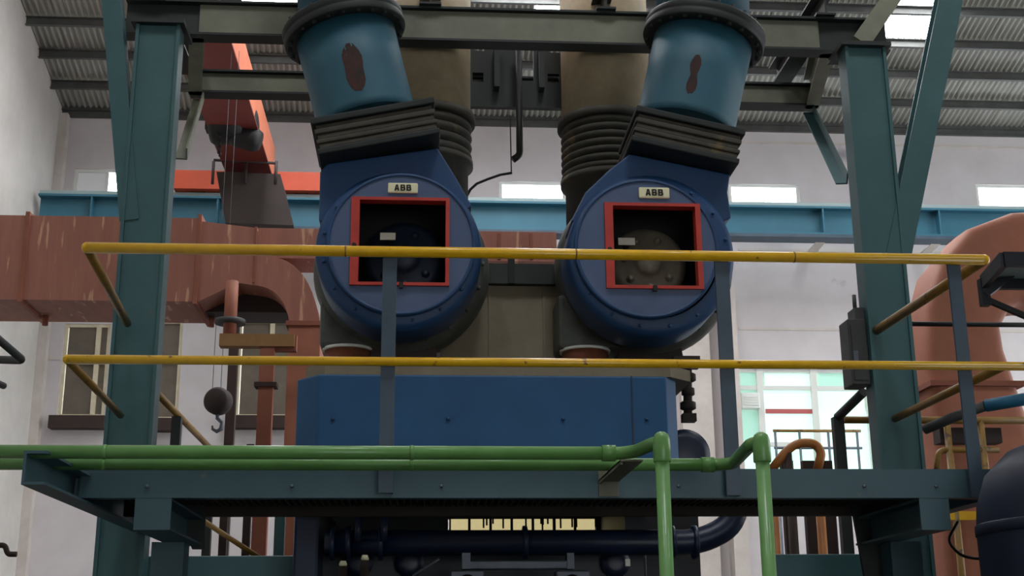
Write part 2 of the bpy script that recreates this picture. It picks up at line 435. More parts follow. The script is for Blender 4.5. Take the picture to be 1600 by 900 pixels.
# thin balustrade in front of the office
y = WY-1.0
br = thing('office_balustrade', at(1290, 745, y), 'thin yellow topped balustrade in front of the office', 'railing')
A = at(1208, 673, y); B = at(1345, 676, y); B.z = A.z
build(MB().tube([A, B], .022, 8), 'top_rail', 'yellow_dull', br)
z = at(1280, 700, y).z
build(MB().tube([(A.x, y, z), (B.x, y, z)], .02, 8), 'mid_rail', 'steel_grey', br)
for px in (1212, 1250, 1295, 1340):
    x = at(px, 690, y).x; build(MB().tube([(x, y, 0), (x, y, A.z)], .02, 8), 'post', 'steel_grey', br)

# ================================================================== CRANE
CY = 19.0
ct, cb = at(800, 319, CY).z, at(800, 364, CY).z
cr = thing('crane_runway_beam', (0, CY, cb), 'long teal blue crane runway beam along the back wall', 'beam')
build(MB().beam((XL+.1, CY, (ct+cb)/2), (XR, CY, (ct+cb)/2), sec_i(.3, ct-cb, .035, .02)), 'girder', 'crane_blue', cr)
build(MB().box(XL+.1, XR, CY-.1, CY+.1, ct, ct+.07), 'rail', 'crane_grey', cr)
build(MB().box(XL+.1, XR, CY-.17, CY+.15, cb-.05, cb), 'bottom_flange', 'post_slate', cr)
for k in range(11):
    x = XL+.9+k*1.9
    build(MB().box(x-.012, x+.012, CY-.14, CY-.01, cb+.03, ct-.03), 'stiffener', 'crane_blue', cr)
    build(MB().prism([(x-.08, CY+.1, cb-.05), (x-.08, WY, cb-.05), (x-.08, WY, cb-.1)], (.16, 0, 0)), 'corbel', 'pillar_white', cr)

g0 = at(424, 288, 18.6)                              # near bottom edge of the bridge girder at the rail
bc = thing('bridge_crane', (g0.x-.3, CY, ct+.07), 'orange red overhead bridge crane running towards the back wall', 'crane')
gz0 = g0.z; gh = .62; gw = .55
build(MB().box(g0.x-gw, g0.x, 2.0, 18.7, gz0, gz0+gh), 'bridge_girder', 'crane_red_shaded', bc)
build(MB().box(g0.x, g0.x+.02, 2.0, 18.7, gz0+.02, gz0+gh), 'lit_side_plate', 'crane_red_lit', bc)  # thin plate carrying the painted-in light of this face
build(MB().box(g0.x-gw-.06, g0.x+.06, 2.0, 18.7, gz0-.03, gz0), 'lower_flange', 'crane_red_shaded', bc)  # darker red stands in for shade on the underside
ex0, ex1 = at(272, 292, 18.85).x, at(505, 305, 18.85).x
ezb, ezt = ct+.10, at(390, 279, 18.85).z
build(MB().box(ex0, ex1, 18.8, 19.2, ezb, max(ezt, ezb+.3)), 'end_carriage', 'crane_red', bc)
for x in (ex0+.35, ex1-.35):
    build(MB().lathe([(.18, -.06), (.18, .06)], (x, CY, ct+.24), (0, 1, 0), 20), 'wheel', 'black_iron', bc)
# cabin-like maintenance platform under the girder end
y0 = 17.6
q = [at(338, 268, y0), at(438, 272, y0), at(458, 352, y0), at(352, 348, y0)]
build(MB().prism(q, (0, .8, 0)), 'maintenance_box', 'crane_brown', bc)
ra, rb_ = at(334, 250, y0), at(432, 255, y0)
m = MB().tube([ra, rb_], .022, 8)
for px in (334, 385, 432):
    a = at(px, 252, y0); m.tube([a, (a.x, a.y, a.z-.35)], .022, 8)
build(m, 'guard_rail', 'crane_brown', bc)
# hoist hanging beside the girder
hy = 16.5
hb = thing('hoist_motor', at(370, 235, hy), 'black hoist motor hanging below the bridge crane', 'hoist')
c = at(366, 192, hy)
build(MB().lathe([(.0, -.34), (.24, -.34), (.29, -.28), (.29, .1), (.22, .12), (.22, .3), (.1, .33), (0, .33)], c, (1, 0, .12), 24), 'drum', 'black_iron', hb)
c2 = at(385, 215, hy)
build(MB().lathe([(0, -.2), (.15, -.2), (.17, -.12), (.17, .12), (.13, .2), (0, .2)], c2, (1, 0, -.3), 20), 'motor', 'black_iron', hb)
c3 = at(356, 172, hy)
build(MB().box(c3.x-.28, c3.x+.36, hy-.1, hy+.1, c3.z-.05, gz0-.02), 'trolley_plate', 'black_iron', hb)
for i in range(12):
    a = at(341+(i % 2)*1.5, 190+i*4.6, hy-.2)
    build(MB().tube([a+Vector((0, 0, .035)), a+Vector((.02*(i % 2), 0, 0)), a-Vector((0, 0, .035))], .013, 6), 'chain_link', 'black_iron', hb)
ky = 14.0
hk = thing('hook_block', at(343, 675, ky), 'dark round hook block hanging on two thin ropes', 'hook')
c = at(341, 627, ky)
build(MB().lathe([(0, -.09), (.12, -.09), (.15, -.05), (.15, .05), (.12, .09), (0, .09)], c, (.2, 1, 0), 28), 'sheave_housing', 'crane_brown', hk)
h0 = at(340, 645, ky)
build(MB().tube([h0, h0+Vector((.0, 0, -.06)), h0+Vector((.055, 0, -.11)), h0+Vector((.045, 0, -.18)), h0+Vector((0, 0, -.205)), h0+Vector((-.045, 0, -.18)), h0+Vector((-.05, 0, -.14))], [.022, .022, .024, .026, .022, .016, .008], 10, .0), 'hook', 'steel_grey', hk)
for dx in (-.07, .02):
    build(MB().tube([(c.x+dx, ky, c.z+.08), (c.x+dx, ky, gz0-.03)], .0035, 6), 'rope', 'box_grey', hk)

# ================================================================== TERRACOTTA DUCTS
DY = 12.0; DD = .85
du = thing('ventilation_duct', at(250, 520, DY), 'terracotta sheet metal ventilation duct with curved downward elbow, left of the engine', 'duct')
def D(px, py, Y=DY): return at(px, py, Y)
zT = D(200, 339).z; zB = D(200, 470).z
xa, xb = D(-60, 400).x, D(309, 400).x
build(MB().box(xa, xb, DY, DY+DD, zB, zT), 'straight_run', 'duct_terracotta', du)
def arc(c, a, b, n=10):      # quadratic curve through picture control points
    return [((1-t)**2*c[0]+2*t*(1-t)*a[0]+t*t*b[0], (1-t)**2*c[1]+2*t*(1-t)*a[1]+t*t*b[1]) for t in [i/n for i in range(n+1)]]
outl = [(309, 345), (400, 356), (424, 400)] + arc((430, 402), (486, 412), (500, 505)) + arc((452, 505), (446, 452), (402, 446)) + [(372, 442), (309, 471)]
build(MB().prism([D(*p) for p in outl], (0, DD*.8, 0)), 'elbow', 'duct_terracotta', du)
build(MB().box(xb+.02, D(455, 480, DY+.4).x, DY+.4, DY+DD, zB+.005, D(400, 362, DY+.4).z), 'shaded_rear_run', 'crane_brown', du)  # dark brown colour stands in for the shade under the elbow
b0 = D(398, 356, DY+.1); b1 = D(504, 402, DY+.1)
bx1 = D(870, 400, DY+.1).x
build(MB().box(b0.x, bx1, DY+.1, DY+.6, D(500, 404, DY+.1).z, b0.z), 'branch_run', 'duct_terracotta', du)
v0, v1 = D(452, 600).x, D(505, 600).x
e0, e1 = D(452, 505), D(500, 505)
build(MB().prism([D(451, 506), D(501, 506), (e1.x, DY, 0), (e0.x, DY, 0)], (0, DD*.8, 0)), 'drop_leg', 'duct_terracotta_plain', du)
for px in (38, 309):
    x = D(px, 405).x
    build(MB().box(x-.02, x+.02, DY-.03, DY+DD+.03, zB-.03, zT+.03), 'joint_flange', 'duct_brown', du)
for px in (398,):
    x = D(px, 400).x
    build(MB().box(x-.012, x+.012, DY-.02, DY+.6, D(px, 442).z, D(px, 355).z), 'joint_flange', 'duct_brown', du)
z = e0.z
build(MB().box(e0.x-.03, e1.x+.03, DY-.03, DY+DD*.8+.03, z-.025, z+.02), 'joint_flange', 'duct_brown', du)
for px in (70, 330):
    a = D(px, 510, DY+.6); build(MB().tube([(a.x, a.y, zB), (a.x, a.y, zB-.1)], .03, 8), 'drain_stub', 'duct_brown', du)
for px in (780, 830):
    x = D(px, 390, DY+.1).x; build(MB().box(x-.015, x+.015, DY+.07, DY+.63, D(px, 406, DY+.1).z, D(px, 366, DY+.1).z), 'joint_flange', 'duct_brown', du)

sy = 11.6
st = thing('duct_stanchion', (at(420, 690, sy).x, sy, 0), 'terracotta stanchion with flange plates carrying a tan crossbeam under the duct', 'support')
a = at(363, 440, sy)
build(MB().tube([(a.x, sy, at(363, 530, sy).z), (a.x, sy, a.z)], .06, 12), 'upright', 'duct_brown', st)
z = at(363, 503, sy).z
build(MB().lathe([(.14, -.02), (.14, .02)], (a.x, sy, z), (0, 0, 1), 20), 'flange_plate', 'box_grey', st)
c0, c1 = at(346, 537, sy), at(462, 537, sy)
zz0, zz1 = at(400, 546, sy).z, at(400, 527, sy).z
build(MB().box(c0.x, c1.x, sy-.14, sy-.02, zz0, zz1), 'crossbeam', 'timber_tan', st)
l0 = at(420, 546, sy); x_ = l0.x
build(MB().box(x_-.065, x_+.065, sy-.12, sy-.02, 0, zz0), 'lower_leg', 'duct_brown', st)
for py in (567, 605):
    z = at(420, py, sy).z
    build(MB().box(x_-.10, x_+.10, sy-.15, sy+.01, z-.02, z+.02), 'leg_flange', 'sill_brown', st)
a = at(447, 560, sy)
build(MB().box(a.x-.12, a.x+.1, sy-.1, sy-.02, at(447, 552, sy).z, at(447, 527, sy).z), 'gusset', 'duct_brown', st)

a = at(364, 560, 15.0)
build(MB().box(a.x-.055, a.x+.055, 15.0, 15.1, 0, at(364, 505, 15.0).z), 'pipe_post', 'sill_brown', label='dark brown post behind the round hook block', cat='post')
RY = 9.6
rd = thing('exhaust_elbow_duct', (at(1500, 700, RY).x, RY, 0), 'large terracotta duct curving down beside the right column', 'duct')
# swept rounded rectangle: horizontal from the right, elbow, then down to the floor, widening
path = [(1760, 418, .40, .30), (1640, 414, .40, .30), (1580, 414, .38, .30), (1535, 428, .36, .30), (1502, 462, .33, .30), (1486, 510, .30, .30), (1490, 560, .31, .30), (1505, 640, .36, .32), (1522, 720, .40, .34), (1545, 900, .44, .36)]
pts = [at(p[0], p[1], RY) for p in path]
pts.append(Vector((pts[-1].x, RY, 0)))
hw = [p[2] for p in path]+[.46]; hd = [p[3] for p in path]+[.36]
mb = MB(); N = 24; vs = []
for i, p in enumerate(pts):
    t = (pts[min(i+1, len(pts)-1)]-pts[max(i-1, 0)]).normalized(); sd = Vector((-t.z, 0, t.x))
    for k in range(N):
        th = 2*math.pi*k/N; cx, cy = math.cos(th), math.sin(th); e = .32
        vs.append(p+sd*(hw[i]*math.copysign(abs(cx)**e, cx))+Vector((0, hd[i]*math.copysign(abs(cy)**e, cy), 0)))
mb.add(vs, [(i*N+k, i*N+(k+1) % N, (i+1)*N+(k+1) % N, (i+1)*N+k) for i in range(len(pts)-1) for k in range(N)], True)
build(mb, 'duct_body', 'duct_terracotta_plain', rd)
z = at(1488, 540, RY).z
def ring_rect(mb, x, y, z, hw_, hd_, h):
    return mb.box(x-hw_, x+hw_, y-hd_, y+hd_, z-h, z+h)
build(ring_rect(MB(), at(1500, 612, RY).x, RY, at(1500, 612, RY).z, .37, .34, .02), 'joint_flange', 'duct_brown', rd)
build(ring_rect(MB(), at(1530, 762, RY).x, RY, at(1530, 762, RY).z, .44, .38, .02), 'joint_flange', 'duct_brown', rd)

# ================================================================== COLUMNS AND TOP FRAME
FY = 7.8
def column(px_top, py_top, px_bot, py_bot, label, brace):
    a, b = at(px_top, py_top, FY), at(px_bot, py_bot, FY); x = (a.x+b.x)/2; W = .285
    t = thing('steel_column', (x, FY+.1, 0), label, 'column', 'columns of the support frame')
    zt = a.z
    build(MB().box(x-W/2, x-W/2+.022, FY-.02, FY+.13, 0, zt), 'flange', 'column_teal', t)
    build(MB().box(x+W/2-.022, x+W/2, FY-.02, FY+.13, 0, zt), 'flange', 'column_teal', t)
    build(MB().box(x-W/2+.022, x+W/2-.022, FY+.0, FY+.02, 0, zt), 'web', 'column_teal', t)
    build(MB().box(x-W/2-.03, x+W/2+.03, FY-.05, FY+.27, zt, zt+.03), 'cap_plate', 'beam_dark', t)
    build(MB().box(x-.24, x+.24, FY-.13, FY+.35, 0, .03), 'base_plate', 'beam_dark', t)
    (q0, q1, wd) = brace
    p0_, p1_ = at(*q0, FY+.05), at(*q1, FY+.05)
    d = (p1_-p0_).normalized()
    build(MB().beam(p0_-d*.1, p0_+(p1_-p0_)*1.5, sec_c(wd, .12, .012), (0, 1, 0)), 'diagonal_brace', 'column_teal', t)
    return t, x, zt
tL, XLc, ZLc = column(248, 40, 200, 695, 'teal steel column left of the engine, crossed by the yellow guardrail', ((203, 325), (176, 0), .12))
tR, XRc, ZRc = column(1350, 75, 1410, 725, 'teal steel column right of the engine with a wide diagonal brace', ((1403, 385), (1482, 0), .165))

B1, B2 = 8.15, 9.1
zb1 = at(800, 72, B1).z; zt1 = zb1+.26
fr = thing('overhead_support_frame', ((XLc+XRc)/2, B1, zb1), 'dark steel beam frame joining the two column tops above the turbochargers', 'frame')
build(MB().beam((XLc-.3, B1, (zb1+zt1)/2), (XRc+.3, B1, (zb1+zt1)/2), sec_i(.13, zt1-zb1, .016, .012)), 'front_beam', 'beam_dark', fr)
build(MB().box(XLc+.2, XRc-.2, B1-.03, B1-.006, zb1+.02, zt1-.02), 'front_web', 'beam_olive', fr)
xb0, xb1 = at(305, 140, B2).x, at(1268, 160, B2).x
build(MB().beam((xb0-.04, B2, zb1+.095), (xb1+.04, B2, zb1+.095), sec_i(.13, .19, .016, .012)), 'rear_beam', 'beam_dark', fr)
build(MB().box(xb0, xb1, B2-.03, B2-.006, zb1+.03, zb1+.17), 'rear_web', 'beam_olive', fr)
for x0_, x1_ in ((XLc+.18, xb0), (XRc-.14, xb1)):
    build(MB().beam((x0_, B1, (zb1+zt1)/2), (x1_, B2, (zb1+zt1)/2), sec_i(.10, zt1-zb1, .014, .012)), 'side_beam', 'beam_olive', fr)
# knee braces from the rear beam ends down to the columns
ka, kb = at(303, 160, B2-.1), at(262, 240, FY+.25)
build(MB().beam((xb0+.03, B2, zb1), (XLc+.16, FY+.2, at(262, 240, FY+.2).z), sec_l(.08, .08, .01)), 'knee_brace', 'beam_olive', fr)
build(MB().beam((xb1-.03, B2, zb1), (XRc-.16, FY+.2, at(1338, 280, FY+.2).z), sec_l(.08, .08, .01)), 'knee_brace', 'column_teal', fr)
# beams running back and up from the front beam
for px, wpx in ((672, 34), (945, 30), (243, 34), (1285, 30)):
    a = at(px, 40, B1); wd = size(wpx, px, 40, B1)
    build(MB().beam((a.x, B1-.1, zt1+.09), (a.x, B2+.2, zt1+.09), sec_i(wd, .18, .014, .012)), 'cross_beam', 'beam_dark', fr)
for px in (776, 846):
    a = at(px, 110, 8.9); build(MB().box(a.x-.02, a.x+.02, 8.86, 8.96, zb1+.02, zt1+.1), 'hanger_plate', 'beam_dark', fr)
build(MB().beam(at(1342, 70, FY+.2), at(1440, -70, FY+.6), sec_rect(.13, .08), (0, 1, 0)), 'raking_strut', 'beam_olive', fr)
build(MB().beam(at(386, 50, B1+.16), at(336, -50, B1+.16), sec_c(.13, .08, .01), (0, 1, 0)), 'raking_strut', 'beam_dark', fr)
slots = [rect(*r_, 9.0) for r_ in ((739, 756, 70, 83), (738, 755, 117, 131), (814, 833, 72, 130), (857, 874, 72, 86), (855, 873, 119, 133))]
xa, xb, za_, zb3 = rect(722, 892, 66, 171, 9.0)
cp = wall_cells(MB(), xa, xb, za_, zb3, 8.96, 9.01, slots)
build(cp, 'centre_plate', 'beam_dark', fr)

# dark pipe hanging in the middle, with a hose and wire
py_ = 8.8
hp = thing('hanging_pipe', at(812, 248, py_), 'dark thin pipe hanging between the two exhaust stacks', 'pipe')
a, b = at(812, 60, py_), at(812, 242, py_)
build(MB().tube([(b.x, py_, a.z), (b.x, py_, b.z), (b.x-.05, py_, b.z-.04)], .026, 10, .03), 'pipe', 'black_iron', hp)
wv = MB().tube([at(797, 180, py_-.1), at(799, 268, py_-.1)], .005, 6)
build(wv, 'wire', 'cable_black', hp)
h = [at(x, y, py_-.1) for x, y in ((800, 270), (782, 273), (762, 280), (745, 287), (735, 296), (726, 312))]
build(MB().tube(h, .010, 8), 'hose', 'cable_black', hp)

# ================================================================== ENGINE
EY = 7.45
def X(px, py=640, Y=EY): return at(px, py, Y).x
ztop = at(760, 586, EY).z; zbot = 2.48
ca = thing('charge_air_cooler', (X(760), EY+.4, zbot), 'wide blue charge air cooler box with chamfered corners under the turbochargers', 'engine part')
xl, xr = X(459), X(1064); ch = .14
foot = [(xl, EY+.16), (xl+ch, EY), (xr-ch*.6, EY), (xr, EY+.12), (xr, EY+.5), (xl, EY+.5)]
build(MB().prism([(x, y, zbot) for x, y in foot], (0, 0, ztop-zbot)), 'housing', 'engine_blue', ca, bevel=.012)
zp = at(760, 568, EY).z
foot2 = [(xl+.05, EY+.14), (xl+.17, EY+.02), (xr-.05, EY+.02), (xr+.10, EY+.16), (xr+.10, EY+1.3), (xl+.05, EY+1.3)]
build(MB().prism([(x, y, ztop) for x, y in foot2], (0, 0, zp-ztop)), 'top_plate', 'beige_lagging', ca)
for px in (520, 700, 880, 1010):
    a = at(px, 660, EY); build(MB().lathe([(.012, 0), (.012, .012), (0, .014)], (a.x, EY, a.z+.02), (0, -1, 0), 8), 'bolt', 'turbo_blue', ca)
xw = X(988, 640); build(MB().box(xw-.004, xw+.004, EY-.006, EY+.002, zbot, ztop), 'seam_strip', 'navy_paint', ca)
# round pump end flange sticking out at the right
fp = at(1068, 712, EY+.35)
build(MB().lathe([(0, -.08), (.10, -.08), (.155, -.06), (.155, 0), (.13, .02), (.13, .3), (0, .3)], fp, (0, 1, 0), 32), 'end_flange', 'navy_paint', ca)

# insulated panel between the turbochargers
iy = 8.25
ih = thing('insulated_exhaust_housing', (at(808, 560, iy).x, iy, zp), 'beige lagged exhaust housing standing between the two turbochargers', 'engine part')
xa, xb = at(690, 500, iy).x, at(900, 500, iy).x; zi = at(808, 447, iy).z
build(MB().box(xa, xb, iy, iy+.5, zp, zi), 'lagging', 'beige_lagging', ih)
build(MB().box(xa, xb, iy-.06, iy+.5, zi, at(808, 416, iy).z), 'top_channel', 'beam_dark', ih)
for px in (765, 850):
    x = at(px, 500, iy).x; build(MB().box(x-.008, x+.008, iy-.01, iy, zp, zi), 'cladding_joint', 'beige_lagging', ih)
build(MB().box(at(793, 400, iy).x, at(803, 400, iy).x, iy-.07, iy-.02, zi, at(808, 400, iy).z), 'clip', 'black_iron', ih)

# valves and brackets at the right end of the cooler
vy = 7.9
vb = thing('valve_bracket', (at(1074, 660, vy).x, vy, at(1074, 660, vy).z), 'rusty dark valve and pipe bracket at the right end of the blue cooler', 'valve')
build(MB().tube([at(1074, 560, vy), at(1075, 655, vy)], .028, 10), 'stem', 'crane_brown', vb)
for py, rr in ((590, .05), (612, .042), (634, .05)):
    c = at(1075, py, vy); build(MB().lathe([(rr*.6, -.03), (rr, -.02), (rr, .02), (rr*.6, .03)], c, (0, 0, 1), 14), 'collar', 'crane_brown', vb)
c = at(1078, 652, vy); build(MB().box(c.x-.05, c.x+.035, vy-.04, vy+.04, c.z-.03, c.z+.02), 'foot', 'crane_brown', vb)
c = at(1070, 568, vy); build(MB().box(c.x-.08, c.x+.09, vy-.05, vy+.05, c.z-.03, c.z+.04), 'bracket', 'grime', vb)

# ------------------------------------------------------------------ turbochargers
TY = 7.35
def letters_abb(q, m, parent):
    h = (q[3]-q[2])*.58; w_ = h*.78; gap = h*.16; st = h*.26; y0, y1 = TY-.0325, TY-.027
    x = (q[0]+q[1])/2-(3*w_+2*gap)/2; z = (q[2]+q[3])/2-h/2
    mb = MB()
    mb.prism([(x, y0, z), (x+st, y0, z), (x+w_*.5+st*.1, y0, z+h), (x+w_*.5-st*.6, y0, z+h)], (0, y1-y0, 0))
    mb.prism([(x+w_-st, y0, z), (x+w_, y0, z), (x+w_*.5+st*.6, y0, z+h), (x+w_*.5-st*.1, y0, z+h)], (0, y1-y0, 0))
    mb.box(x+w_*.2, x+w_*.8, y0, y1, z+h*.22, z+h*.40)
    for k in (1, 2):
        a = x+k*(w_+gap); t_ = h*.17
        mb.box(a, a+st, y0, y1, z, z+h)
        for zz_ in (z, z+h*.5-t_/2, z+h-t_): mb.box(a+st, a+w_*.82, y0, y1, zz_, zz_+t_)
        mb.box(a+w_-st, a+w_, y0, y1, z+t_*.5, z+h*.5-t_*.15); mb.box(a+w_-st-.02*h, a+w_-.06*h, y0, y1, z+h*.5+t_*.15, z+h-t_*.5)
    return build(mb, 'lettering', m, parent)
def turbo(cx, cy, rp, pc, prp, fr_px, label, neck, fl, name_px, nose, vol, foot_px):
    C = at(cx, cy, TY); RR = size(rp, cx, cy, TY)
    t = thing('turbocharger', (C.x, TY+.4, zp), label, 'turbocharger', 'turbochargers on the engine')
    # silencer drum, an open hollow cup with a thick rim
    dr = build(MB().lathe([(RR*.80, .03), (RR*.93, .03), (RR*.985, .05), (RR, .09), (RR, .38), (RR*.94, .46), (RR*.5, .50), (.0, .50)], C, (0, 1, 0), 72, cap0=False), 'silencer_drum', 'turbo_blue', t)
    for k in range(16):
        th = 2*math.pi*(k+.5)/16
        p = C+Vector((math.cos(th)*RR*.905, .028, math.sin(th)*RR*.905))
        build(MB().lathe([(.011, 0), (.011, .012), (0, .013)], p, (0, -1, 0), 6), 'rim_bolt', 'turbo_blue', dr)
    # front plate: a disc with the inspection opening cut out
    PC = at(*pc, TY); PR = size(prp, pc[0], pc[1], TY)
    x0, x1, z0, z1 = rect(fr_px[0], fr_px[1], fr_px[2], fr_px[3], TY)
    n = 64; vs = []; fs = []
    for yy in (TY-.012, TY+.03):
        for k in range(n):
            th = 2*math.pi*k/n; vs.append((PC.x+PR*math.cos(th), yy, PC.z+PR*math.sin(th)))
        ox, oz = (x0+x1)/2, (z0+z1)/2; hx, hz = (x1-x0)/2, (z1-z0)/2
        for k in range(n):
            th = 2*math.pi*k/n; c, s_ = math.cos(th), math.sin(th); q = 1/max(abs(c), abs(s_))
            vs.append((ox+c*q*hx, yy, oz+s_*q*hz))
    for k in range(n):
        j = (k+1) % n
        fs += [(k, j, n+j, n+k), (2*n+k, 2*n+j, 3*n+j, 3*n+k), (k, j, 2*n+j, 2*n+k), (n+k, n+j, 3*n+j, 3*n+k)]
    build(MB().add(vs, fs), 'front_plate', 'plate_blue', t)
    build(MB().lathe([(PR-.004, -.02), (PR+.014, -.02), (PR+.018, 0), (PR+.014, .03), (PR-.004, .03), (PR-.004, -.02)], PC, (0, 1, 0), 64), 'plate_rim', 'turbo_blue', t)
    # red frame round the opening
    wl, wr, wt, wbm = [size(q, cx, cy, TY) for q in fr_px[4]]
    m = MB()
    m.box(x0, x0+wl, TY-.035, TY+.04, z0, z1).box(x1-wr, x1, TY-.035, TY+.04, z0, z1)
    m.box(x0+wl, x1-wr, TY-.035, TY+.04, z1-wt, z1).box(x0+wl, x1-wr, TY-.035, TY+.04, z0, z0+wbm)
    build(m, 'inspection_frame', 'frame_red', t)
    a = at(fr_px[0]+6, (fr_px[2]*.45+fr_px[3]*.55), TY); build(MB().lathe([(.014, 0), (.014, .02), (0, .022)], (a.x, TY-.035, a.z), (0, -1, 0), 8), 'latch', 'black_iron', t)
    a = at((fr_px[0]+fr_px[1])/2+2, fr_px[3], TY); build(MB().box(a.x-.012, a.x+.012, TY-.05, TY-.03, a.z-.02, a.z+.015), 'latch', 'black_iron', t)
    # inside: dark liner, compressor nose, paper label
    build(MB().lathe([(RR*.79, .035), (RR*.79, .40), (0, .40)], C, (0, 1, 0), 40, cap0=False), 'drum_liner', 'interior_black', t)
    NC = at(*nose[0], TY+.2); NR_ = size(nose[1], cx, cy, TY+.2)
    ns = build(MB().lathe([(0, -.05), (NR_*.25, -.05), (NR_*.32, -.03), (NR_*.40, -.01), (NR_*.78, .0), (NR_*.88, .015), (NR_*.98, .05), (NR_, .09), (NR_, .19)], NC, (0, 1, 0), 40), 'compressor_nose', nose[2], t)
    for k in range(7):
        th = 2*math.pi*(k+.3)/7
        p = NC+Vector((math.cos(th)*NR_*.62, -.002, math.sin(th)*NR_*.62))
        build(MB().lathe([(.026, .01), (.026, -.012), (.017, -.014), (.017, -.03), (0, -.03)], p, (0, 1, 0), 10), 'nose_boss', nose[2], ns)
    pl = rect(*nose[3], TY+.13)
    build(MB().box(pl[0], pl[1], TY+.125, TY+.132, pl[2], pl[3]), 'paper_label', 'paper_label', t)
    build(MB().beam(((pl[0]+pl[1])/2, TY+.135, pl[2]), ((pl[0]+pl[1])/2, TY+.26, pl[2]-.02), sec_rect(.03, .01)), 'label_bracket', 'interior_black', t)
    # nameplate
    q = rect(*name_px, TY-.02)
    np_ = build(MB().box(q[0], q[1], TY-.028, TY-.008, q[2], q[3]), 'nameplate', 'plate_cream', t, bevel=.008)
    letters_abb(q, 'ink_black', np_)
    # neck up to the tilted flange
    npts = [at(p[0], p[1], TY+.08) for p in neck]
    a0, a1 = (math.atan2(p.z-C.z, p.x-C.x) for p in (npts[-1], npts[0]))
    if a1 < a0: a1 += 2*math.pi
    npts += [C+Vector((math.cos(a0+(a1-a0)*i/16)*RR*.95, .08, math.sin(a0+(a1-a0)*i/16)*RR*.95)) for i in range(17)]
    build(MB().prism(npts, (0, .36, 0)), 'outlet_neck', 'turbo_blue', t, bevel=.01)
    # tilted flange and bellows stack
    A0, A1, B0, B1_ = [at(p[0], p[1], TY+.1) for p in fl]      # bottom left, bottom right, top left, top right
    ax = (A1-A0+B1_-B0); ax.y = 0; ax.normalize(); az = Vector((-ax.z, 0, ax.x)); ay = Vector((0, 1, 0))
    wB = (A1-A0).length/2; hgt = ((B0+B1_)/2-(A0+A1)/2).dot(az); mid0 = (A0+A1)/2
    prof = [(.0, .16, 1.0, 'flange_dark', 'bellows_flange'), (.16, .30, .955, 'grime', 'bellows_fold'), (.30, .42, .985, 'grime', 'bellows_fold'), (.42, .56, .95, 'grime', 'bellows_fold'), (.56, .70, .985, 'grime', 'bellows_fold'), (.70, .82, .95, 'grime', 'bellows_fold'), (.82, 1.0, 1.02, 'flange_dark', 'bellows_flange')]
    for a_, b_, s_, mm, nm in prof:
        cc = mid0+az*(hgt*(a_+b_)/2); cc.y = TY+.26
        build(MB().obox(cc, ax, ay, az, wB*s_, .36*s_, hgt*(b_-a_)/2*.98), nm, mm, t, bevel=.008)
    # compressor volute behind the drum and its discharge foot
    VC = at(vol[0], vol[1], TY+.75); VR = size(vol[2], vol[0], vol[1], TY+.75)
    build(MB().lathe([(VR*.5, -.28), (VR*.86, -.26), (VR*.97, -.18), (VR, -.05), (VR*.97, .08), (VR*.86, .18), (VR*.5, .22)], VC, (0, 1, 0), 56), 'volute_casing', 'cast_grime', t)
    for k in range(20):
        th = 2*math.pi*k/20; p = VC+Vector((math.cos(th)*VR*.91, -.235, math.sin(th)*VR*.91))
        build(MB().lathe([(.013, 0), (.013, .03), (0, .03)], p, (0, -1, 0), 6), 'casing_bolt', 'cast_grime', t)
    f = rect(foot_px[0], foot_px[1], foot_px[2], foot_px[3], TY+.62)
    build(MB().box(f[0], f[1], TY+.58, TY+.98, f[2], f[3]), 'discharge_foot', 'cast_grime', t, bevel=.03)
    fx = f[0]+(f[1]-f[0])*.42
    build(MB().lathe([(.165, 0), (.165, .018)], (fx, TY+.68, f[2]-.012), (0, 0, 1), 28), 'foot_flange', 'frame_white', t)
    build(MB().lathe([(.15, 0), (.15, f[2]-.012-zp)], (fx, TY+.68, zp), (0, 0, 1), 24), 'discharge_pipe', 'pipe_rust', t)
    # saddle that carries the casing on the top plate
    zs = VC.z-VR*.80
    build(MB().prism([(VC.x-.22, TY+.62, zp), (VC.x+.26, TY+.62, zp), (VC.x+.20, TY+.62, zs+.05), (VC.x-.16, TY+.62, zs+.05)], (0, .25, 0)), 'saddle', 'crane_brown', t)
    # turbine casing further back
    build(MB().lathe([(VR*.7, .2), (VR*.8, .3), (VR*.8, .95), (VR*.6, 1.05), (0, 1.05)], VC, (0, 1, 0), 40), 'turbine_casing', 'grime', t)
    return t
turbo(623, 386, 131, (627, 381), 112, (548, 702, 311, 448, (13, 6, 5, 5)), 'left blue turbocharger with dark inner nose behind its red framed opening',
      [(498, 345), (500, 268), (512, 255), (684, 231), (712, 276), (738, 322)],
      [(500, 258), (688, 229), (490, 207), (662, 172)], (606, 653, 286, 302), ((632, 405), 66, 'cast_navy', (594, 618, 364, 375)), (628, 428, 136), (500, 606, 470, 544))
turbo(1020, 393, 131, (1010, 388), 108, (945, 1095, 320, 453, (13, 8, 5, 5)), 'right blue turbocharger with grey cast nose behind its red framed opening',
      [(892, 345), (915, 300), (952, 265), (984, 240), (1141, 272), (1137, 300), (1143, 340)],
      [(978, 238), (1143, 274), (990, 184), (1155, 222)], (998, 1046, 293, 310), ((1013, 412), 62, 'cast_grey', (966, 992, 372, 383)), (1002, 428, 136), (871, 975, 462, 546))

